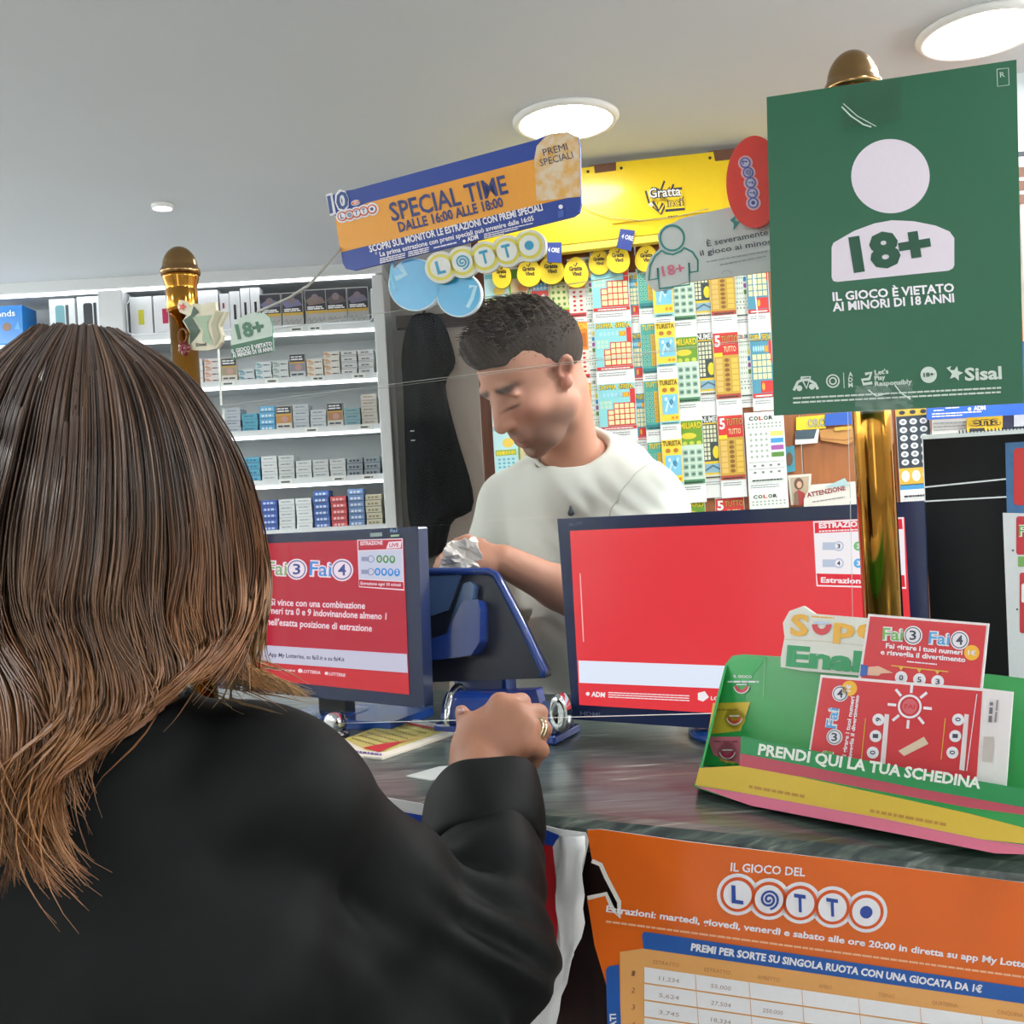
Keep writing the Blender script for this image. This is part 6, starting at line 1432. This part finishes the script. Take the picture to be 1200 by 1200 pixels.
for k in range(49):
    a = 2 * PI * k / 48; r_ = tee.closest_point_on_mesh(SHL - sn * .012 + (s1_ * math.cos(a) + s2_ * math.sin(a)) * .085)
    sp_.append(r_[1] + r_[2] * .0004)
sb = MB(); sb.tube(sp_, .0014, mat('seam', '#b9b9b0', .85), 6, caps=False); sb.build('sleeve_seam', tee)
b.lathe([(.0001, -.006), (.005, -.004), (.006, .001), (.0035, .005), (.0012, .012), (.0001, .013)], p, lgm, 10); b.build('chest_emblem', tee)
trs = mat('trousers_dark', '#2a2d36', .75, bump=.1)
F = Field(Vector((CH.x - .3, CH.y - .3, 0)), Vector((CH.x + .3, CH.y + .3, 1.12)), .008)
HP = Vector((CH.x, CH.y, .98)) ; F.ell(HP, (.165, .125, .13), Rb, .03)
for q in (-1, 1): F.chain([(HP + bl_ * (q * .08) - Vector((0, 0, .08)), .085), (HP + bl_ * (q * .09) - Vector((0, 0, .48)), .062), (HP + bl_ * (q * .095) - Vector((0, 0, .88)), .056)], .03)
field_obj('trousers', F, trs, seller, None, 2)
F = Field(Vector((CH.x - .3, CH.y - .35, -.01)), Vector((CH.x + .3, CH.y + .3, .14)), .006)
for q in (-1, 1): p = HP + bl_ * (q * .095); F.ell((p.x + bf.x * .06, p.y + bf.y * .06, .045), (.048, .13, .05), Rb, .01)
F.f = np.maximum(F.f, (F.lo[2] + F.res * np.arange(F.n[2]) < .002)[None, None, :] * .02 - (0.019))
field_obj('shoes', F, mat('shoe_black', '#17171a', .4), seller, None, 1)
# crumpled paper in his hands
b = MB(); vs = []; fs = []; n = 9; rd = random.Random(8)
q = quadmap([(524, 636), (558, 629), (568, 664), (513, 667)])
for j in range(n):
    for i in range(n):
        x, y = q(i / (n - 1), j / (n - 1)); vs.append(pt(x + rd.uniform(-1.4, 1.4), y + rd.uniform(-1.4, 1.4), 1.585 + .010 * math.sin(i * .9) * math.cos(j * .8) + rd.uniform(-.003, .003)))
for j in range(n - 1):
    for i in range(n - 1): a = j * n + i; fs.append((a, a + 1, a + n + 1, a + n))
b.add(vs, fs, mat('tissue', '#ece2dc', .8, noise=.03)); o = b.build('crumpled_paper'); tag(o, 'crumpled pale paper held in the seller\'s hands', 'paper'); o.modifiers.new('s', 'SOLIDIFY').thickness = .0008

# ---------------------------------------------------------------- the customer in the foreground
D = pt
WC = pt(128, 596, .80)
wf = Vector((-.22, .96, -.10)).normalized()
W = Head(WC, wf, (0, .1, 1), .89)
cust = thing('person', 'woman seen from behind with long wavy brown hair and black jacket, hand on the counter', 'person', Vector((WC.x, .78, 0)))
RS = pt(330, 938, .80); LS = Vector((2 * WC.x - RS.x - .01, .83, RS.z)); EL = pt(568, 1112, .90); WR = pt(566, 888, 1.085)
LE = LS + Vector((-.04, .10, -.26)); LW = Vector((WC.x - .05, 1.27, ZC + .05))
NBw = Vector((WC.x - .0, WC.y - .03, RS.z + .055))
F = Field(Vector((-.68, .60, 1.0)), Vector((.10, 1.22, 1.66)), .0031)
head_shape(W, F, False)
F.chain([(W.w(0, -.04, -.06), .045), (W.w(0, -.05, -.12), .046), (NBw, .052)], .02)
F.ell((WC.x, .80, 1.18), (.14, .085, .17), None, .03); F.chain([(LS, .05), (NBw - Vector((0, 0, .03)), .05), (RS, .05)], .03)
F.chain([(RS, .034), (EL, .028), (EL.lerp(WR, .4), .033), (WR, .031)], .010); F.chain([(LS, .048), (LE, .038), (LW, .024)], .015)
hand(F, WR, [D(586, 824, 1.09), D(606, 834, 1.08), D(619, 851, 1.07), D(620, 872, 1.065)],
     [([D(611, 823, 1.112), D(606, 841, 1.135), D(594, 850, 1.13)], .0092), ([D(631, 836, 1.10), D(622, 858, 1.128), D(606, 864, 1.122)], .0094), ([D(636, 855, 1.09), D(627, 875, 1.118), D(611, 880, 1.112)], .009), ([D(634, 879, 1.082), D(624, 894, 1.10), D(611, 896, 1.10)], .008)],
     [(D(556, 880, 1.085), .014), (D(551, 862, 1.098), .0125), (D(547, 848, 1.105), .0098), (D(541, 834, 1.108), .0078)], .0135)
F.chain([(D(549, 896, 1.083), .0195), (D(553, 874, 1.088), .0185), (D(562, 852, 1.092), .0145), (D(584, 836, 1.09), .011)], .012)
L0 = LW + Vector((.02, .07, 0))
hand(F, LW, [LW + Vector((.035, .075, .01)), LW + Vector((.013, .085, .012)), LW + Vector((-.01, .08, .008)), LW + Vector((-.03, .068, .002))],
     [([LW + Vector((.045, .11, -.005)), LW + Vector((.045, .13, -.02)), LW + Vector((.04, .14, -.03))], .008), ([LW + Vector((.018, .12, -.003)), LW + Vector((.018, .142, -.02)), LW + Vector((.016, .15, -.03))], .008), ([LW + Vector((-.01, .115, -.006)), LW + Vector((-.01, .134, -.022)), LW + Vector((-.01, .14, -.03))], .008), ([LW + Vector((-.036, .095, -.01)), LW + Vector((-.038, .112, -.022)), LW + Vector((-.038, .118, -.03))], .007)],
     [(LW + Vector((.02, .02, -.005)), .013), (LW + Vector((.05, .045, -.015)), .011), (LW + Vector((.062, .07, -.025)), .0085)])
def w_tone(co):
    c = np.tile(np.array(lin('#a9765d')), (len(co), 1)); x, y, z = W.loc(co)
    m_ = (np.abs(x) < .1) & (y > .05) & (np.abs(z) < .12)
    lips = np.maximum(np.exp(-((x / .02) ** 2 + ((z + .0655) / .0045) ** 2)), np.exp(-((x / .018) ** 2 + ((z + .0775) / .0055) ** 2))) * m_
    br = np.exp(-(((np.abs(x) - .031) / .02) ** 4 + ((z - .0235) / .004) ** 2)) * m_; ey = np.exp(-(((np.abs(x) - .031) / .0165) ** 4 + ((z + .006) / .0025) ** 2)) * m_
    for a, col in ((lips * .8, '#a84f4c'), (br * .9, '#3a261b'), (ey * .9, '#231713')): a = a[:, None]; c[:] = c * (1 - a) + np.array(lin(col)) * a
    # warmer knuckles and darker creases on the hand
    kn = np.zeros(len(co))
    for p in (D(588, 822, 1.09), D(609, 832, 1.08), D(622, 849, 1.07), D(623, 872, 1.065), D(632, 836, 1.10), D(637, 856, 1.09)): kn += np.exp(-np.sum((co - np.array(p)) ** 2, 1) / .0085 ** 2)
    a = np.clip(kn * .5, 0, .6)[:, None]; c[:] = c * (1 - a) + np.array(lin('#94553f')) * a
    return c
body = field_obj('body', F, skin_m, cust, w_tone, 1)
b = MB(); p = D(540, 833.5, 1.1005); b.lathe([(.0001, .0016), (.003, .0012), (.0044, .0)], p, mat('nail', '#a97f7a', .2, coat=.6), 14, axis=(-.5, -.85, .25)); b.build('thumb_nail', body)
gold = mat('ring_gold', '#dccfae', .15, 1.0, noise=.05); ra = (D(636, 855, 1.09) - D(619, 851, 1.07)).normalized(); rc = D(619, 851, 1.07).lerp(D(636, 855, 1.09), .55)
b = MB(); o1 = ra.orthogonal().normalized(); o2 = ra.cross(o1)
for dd in (-.0028, .0028): b.tube([rc + ra * dd + (o1 * math.cos(a) + o2 * math.sin(a)) * .0106 for a in [2 * PI * k / 28 for k in range(29)]], .0021, gold, 8, caps=False)
b.build('ring', cust)
# jacket
jk = ramp_mat('jacket_black', [(.3, '#060808'), (.7, '#0c0f10')], (5, 5, 5), .68, nscale=5, detail=3, bump=.1)
jk.node_tree.nodes['Principled BSDF'].inputs['Specular IOR Level'].default_value = .2
F = Field(Vector((-.74, .56, .66)), Vector((.16, 1.20, 1.46)), .0042)
F.ell((WC.x - .01, .785, 1.14), (.185, .125, .19), None, .04); F.ell((WC.x - .01, .79, .95), (.185, .135, .28), None, .06)
F.chain([(LS, .066), (Vector((WC.x - .08, .80, RS.z + .014)), .068), (Vector((WC.x + .08, .80, RS.z + .014)), .068), (RS, .064)], .03)
F.chain([(NBw - Vector((0, 0, .04)), .07), (NBw + Vector((0, .0, .02)), .062)], .03)
F.chain([(RS, .060), (RS.lerp(EL, .3), .045), (RS.lerp(EL, .6), .045), (EL, .056)], .012)
fd = (WR - EL).normalized(); CE = EL.lerp(WR, .86)
F.chain([(EL, .060), (EL.lerp(WR, .45), .053), (EL.lerp(WR, .58), .047)], .008)
F.chain([(RS - Vector((.04, 0, .07)), .06), (pt(440, 1230, .85), .085)], .03); F.chain([(EL + Vector((-.02, -.005, -.015)), .058), (pt(510, 1240, .87), .06)], .04)
F.chain([(LS, .07), (LE, .058), (LE.lerp(LW, .85), .048)], .03)
F.cone(NBw + Vector((0, .0, .0)), NBw + Vector((0, .01, .12)), .05, .06, .01, True)
F.bumps(.006, lambda X, Y, Z: np.sin(X * 24 + Z * 30 + 2 * np.sin(Y * 14)) * np.sin(Z * 21 - X * 16 + Y * 9) + .6 * np.sin(X * 44 - Z * 38 + Y * 27) * np.sin(Z * 17))
ax_ = (WR - EL).normalized(); au_x = (EL - RS).normalized()
def sleeve_folds(X, Y, Z):
    s1 = (X - EL.x) * ax_.x + (Y - EL.y) * ax_.y + (Z - EL.z) * ax_.z
    e2 = (X - EL.x) ** 2 + (Y - EL.y) ** 2 + (Z - EL.z) ** 2
    return np.exp(-e2 / .13 ** 2) * np.sin(s1 * 150 + 30 * X + 2.2 * np.sin(Z * 40 + X * 25)) * (.6 + .4 * np.sin(X * 60 + Z * 20))
F.bumps(.0075, sleeve_folds)
jacket = field_obj('jacket', F, jk, cust, None, 1)
b = MB(); c1 = fd.orthogonal().normalized(); c2 = fd.cross(c1); cv = []; NC = 40   # turned-back cuff
for t_, r_ in ((.44, .052), (.45, .0575), (.54, .060), (.66, .0590), (.77, .0575), (.785, .0565), (.775, .0545), (.66, .0525), (.56, .048)):
    for j in range(NC):
        q = 2 * PI * j / NC; rr = r_ * (1 + .05 * math.sin(2 * q + .6) + .025 * math.sin(5 * q + t_ * 9))
        cv.append(EL.lerp(WR, t_) + fd * (.008 * math.sin(q + 1.0) + .004 * math.sin(3 * q)) + (c1 * math.cos(q) + c2 * math.sin(q)) * rr)
b.add(cv, [(i * NC + j, i * NC + (j + 1) % NC, (i + 1) * NC + (j + 1) % NC, (i + 1) * NC + j) for i in range(8) for j in range(NC)], jk, True)
b.build('cuff', jacket).modifiers.new('s', 'SUBSURF').render_levels = 1
F = Field(Vector((WC.x - .3, .5, 0)), Vector((WC.x + .3, 1.05, .95)), .009); HPw = Vector((WC.x, .80, .84)); F.ell(HPw, (.17, .13, .13), None, .03)
for q in (-1, 1): F.chain([(HPw + Vector((q * .08, 0, -.06)), .085), (HPw + Vector((q * .085, .01, -.40)), .06), (HPw + Vector((q * .085, 0, -.76)), .05)], .03)
field_obj('trousers', F, trs, cust, None, 2)
F = Field(Vector((WC.x - .3, .6, -.01)), Vector((WC.x + .3, 1.1, .14)), .006)
for q in (-1, 1): F.ell((WC.x + q * .085, .85, .045), (.042, .12, .045), None, .01)
field_obj('shoes', F, mat('shoe_black', '#17171a', .4), cust, None, 1)
# hair: a dark volume under long wavy locks
wh_m = attr_mat('brown_hair', .38, .2, 700, coat=.15, spec=.55)
F = Field(Vector((-.56, .58, 1.05)), Vector((-.08, 1.05, 1.70)), .0045)
W.ell(F, (0, -.010, .038), (.080, .098, .090), .01); W.ell(F, (0, -.045, -.05), (.076, .055, .09), .03); F.ell(pt(110, 735, .775), (.08, .03, .07), None, .04); F.ell(pt(15, 880, .70), (.05, .012, .07), None, .02)
W.ell(F, (0, .125, -.05), (.062, .075, .115), .02, True)
def wb_tone(co): return np.tile(np.array(lin('#241812')), (len(co), 1))
whair = field_obj('hair', F, wh_m, cust, wb_tone, 2)
def cdepth(px, py, lay):
    x = (px - 128) / 1200 * .8 / .124; p = pt(px, py, .8); zz = (p.z - WC.z) / .155 if p.z > WC.z else 0
    s_ = math.sqrt(max(0.0, 1 - x * x - zz * zz)); d = .80 - (.134 - lay) * s_
    k = min(1, max(0, (py - 740) / 150)); k = k * k * (3 - 2 * k)
    return d * (1 - k) + (.648 + lay * .5) * k
GD = [([(40, 386), (-35, 450), (-75, 560), (-92, 680), (-80, 800), (-60, 930), (-55, 1060)], .035), ([(44, 384), (-18, 446), (-58, 550), (-75, 670), (-62, 790), (-45, 910), (-40, 1050)], .015), ([(50, 383), (5, 440), (-28, 540), (-45, 650), (-30, 760), (-15, 880), (-8, 980), (-30, 1050)], 0),
      ([(75, 382), (42, 440), (15, 540), (-5, 640), (5, 740), (45, 825), (35, 930), (15, 1000), (20, 1060)], 0), ([(90, 383), (74, 440), (60, 540), (48, 640), (38, 710), (62, 780), (70, 850), (35, 930), (22, 990), (45, 1040)], 0),
      ([(103, 384), (104, 440), (104, 540), (98, 640), (90, 715), (112, 785), (105, 850), (55, 900), (45, 960), (70, 1020), (108, 1056)], 0), ([(114, 385), (134, 440), (147, 540), (146, 640), (138, 725), (170, 790), (172, 825), (125, 865), (72, 900), (60, 950), (100, 995)], 0),
      ([(121, 386), (163, 445), (189, 540), (196, 640), (186, 720), (212, 775), (205, 808), (160, 842), (105, 870)], 0), ([(127, 387), (184, 440), (224, 530), (239, 640), (236, 720), (240, 762), (205, 800), (165, 830), (120, 850)], 0),
      ([(131, 388), (199, 440), (251, 530), (271, 630), (272, 700), (252, 752), (215, 790), (175, 812)], 0), ([(135, 389), (211, 446), (269, 540), (293, 640), (292, 695), (276, 745), (240, 785), (205, 800)], 0),
      ([(139, 391), (219, 452), (279, 553), (302, 650), (298, 715), (284, 762), (292, 796), (335, 806), (384, 830)], .0), ([(143, 393), (214, 452), (272, 553), (295, 650), (290, 720), (276, 765), (262, 792), (300, 800), (352, 812)], .06), ([(143, 394), (205, 455), (262, 553), (285, 650), (282, 720), (275, 770), (290, 800), (330, 808), (372, 822)], .12)]
KP = 30
def resample(P, k=KP):
    P = np.array(P, float); Q = [P[0]]
    for i in range(len(P) - 1):                     # Catmull-Rom
        p0, p1, p2, p3 = P[max(i - 1, 0)], P[i], P[i + 1], P[min(i + 2, len(P) - 1)]
        for t in np.linspace(0, 1, 9)[1:]: Q.append(.5 * (2 * p1 + (p2 - p0) * t + (2 * p0 - 5 * p1 + 4 * p2 - p3) * t * t + (3 * p1 - p0 - 3 * p2 + p3) * t ** 3))
    Q = np.array(Q); s_ = np.concatenate([[0], np.cumsum(np.linalg.norm(np.diff(Q, axis=0), axis=1))]); u = np.linspace(0, s_[-1], k)
    return np.stack([np.interp(u, s_, Q[:, j]) for j in range(Q.shape[1])], 1)
G2 = np.array([resample(g) for g, _ in GD])
G3 = np.array([[list(pt(x, y, cdepth(x, y, 0) + dd * min(1, i / 8))) for i, (x, y) in enumerate(g)] for g, (_, dd) in zip(G2, GD)])
for k in (11, 12, 13):                               # locks that lie over the shoulder
    for i in range(KP):
        q = min(1, max(0, (G2[k, i, 1] - 735) / 55)); G3[k, i] = G3[k, i] * (1 - q) + np.array(pt(G2[k, i, 0], G2[k, i, 1] - 4, .775 + .012 * (k - 11))) * q
rs = np.random.RandomState(11); paths = []
dk_, md_, lt_, au_, bl2 = (np.array(lin(c)) for c in ('#35251d', '#5a4031', '#826450', '#a4683c', '#c8a069'))
U01 = np.linspace(0, 1, KP); ctr = np.array(pt(128, 640, .80))
for L_ in range(330):
    g = rs.uniform(0, len(GD) - 1.001) if rs.rand() < .75 else (rs.uniform(10, len(GD) - 1.001) if rs.rand() < .6 else rs.uniform(0, 3))
    lay = rs.uniform(-.006, .014); wp, wl, wa = rs.uniform(0, 6.28), rs.uniform(7, 13), rs.uniform(.004, .014)
    t0 = 0 if rs.rand() < .7 else rs.uniform(.05, .35); t1 = rs.uniform(.80, 1.0); tone = rs.uniform(0, 1); tip = rs.uniform(0, 1); drift = rs.normal(0, .25)
    stray = rs.rand() < .06; sp = rs.uniform(.05, .13)
    for s_ in range(26):
        gg = np.clip(g + rs.normal(0, sp) + drift * U01 ** 2 * .8, 0, len(GD) - 1.001); u = t0 + (t1 * rs.uniform(.93, 1.0) - t0) * U01
        i = np.floor(gg).astype(int); fr = (gg - i)[:, None]; uu = u * (KP - 1); j = np.minimum(uu.astype(int), KP - 2); fj = (uu - j)[:, None]
        A_ = G3[i, j] * (1 - fj) + G3[i, j + 1] * fj; B_ = G3[i + 1, j] * (1 - fj) + G3[i + 1, j + 1] * fj
        P = A_ * (1 - fr) + B_ * fr
        o = ctr - P; o[:, 2] *= .35; o /= np.linalg.norm(o, axis=1, keepdims=True) + 1e-9
        amp = wa * np.clip((u - .25) / .5, 0, 1) ** 1.3 * np.clip(1.35 - .09 * gg, .3, 1.2)
        P = P + o * ((lay + rs.normal(0, .0012)) * np.clip(u * 6, .3, 1))[:, None] + np.stack([amp * np.sin(wp + wl * u), amp * .6 * np.cos(wp * 1.7 + wl * u), amp * .5 * np.sin(wp * .6 + wl * 1.2 * u)], 1)
        P += rs.normal(0, .0012, 3) * (.4 + u[:, None]) + (rs.normal(0, .012, 3) * (u ** 2)[:, None] if stray else 0)
        R = .00085 * np.clip((1 - U01) * 7, .15, 1)
        e = np.clip((u - .34) / .45, 0, 1)[:, None]; right = np.clip((gg - 10.3) / 1.2, 0, 1)[:, None]
        c = dk_ * (1 - tone) + md_ * tone if s_ % 5 else md_ * (1 - tone) + lt_ * tone
        ed = au_ * (1 - .35 * tip) + bl2 * .35 * tip; ed = ed * (.45 + .75 * tone)
        c = c * (1 - e * .88) + (ed * (1 - right * e) + bl2 * (.6 + .4 * tip) * right * e) * e * .88
        paths.append((P, R, c))
strands('hair_locks', paths, whair, wh_m)
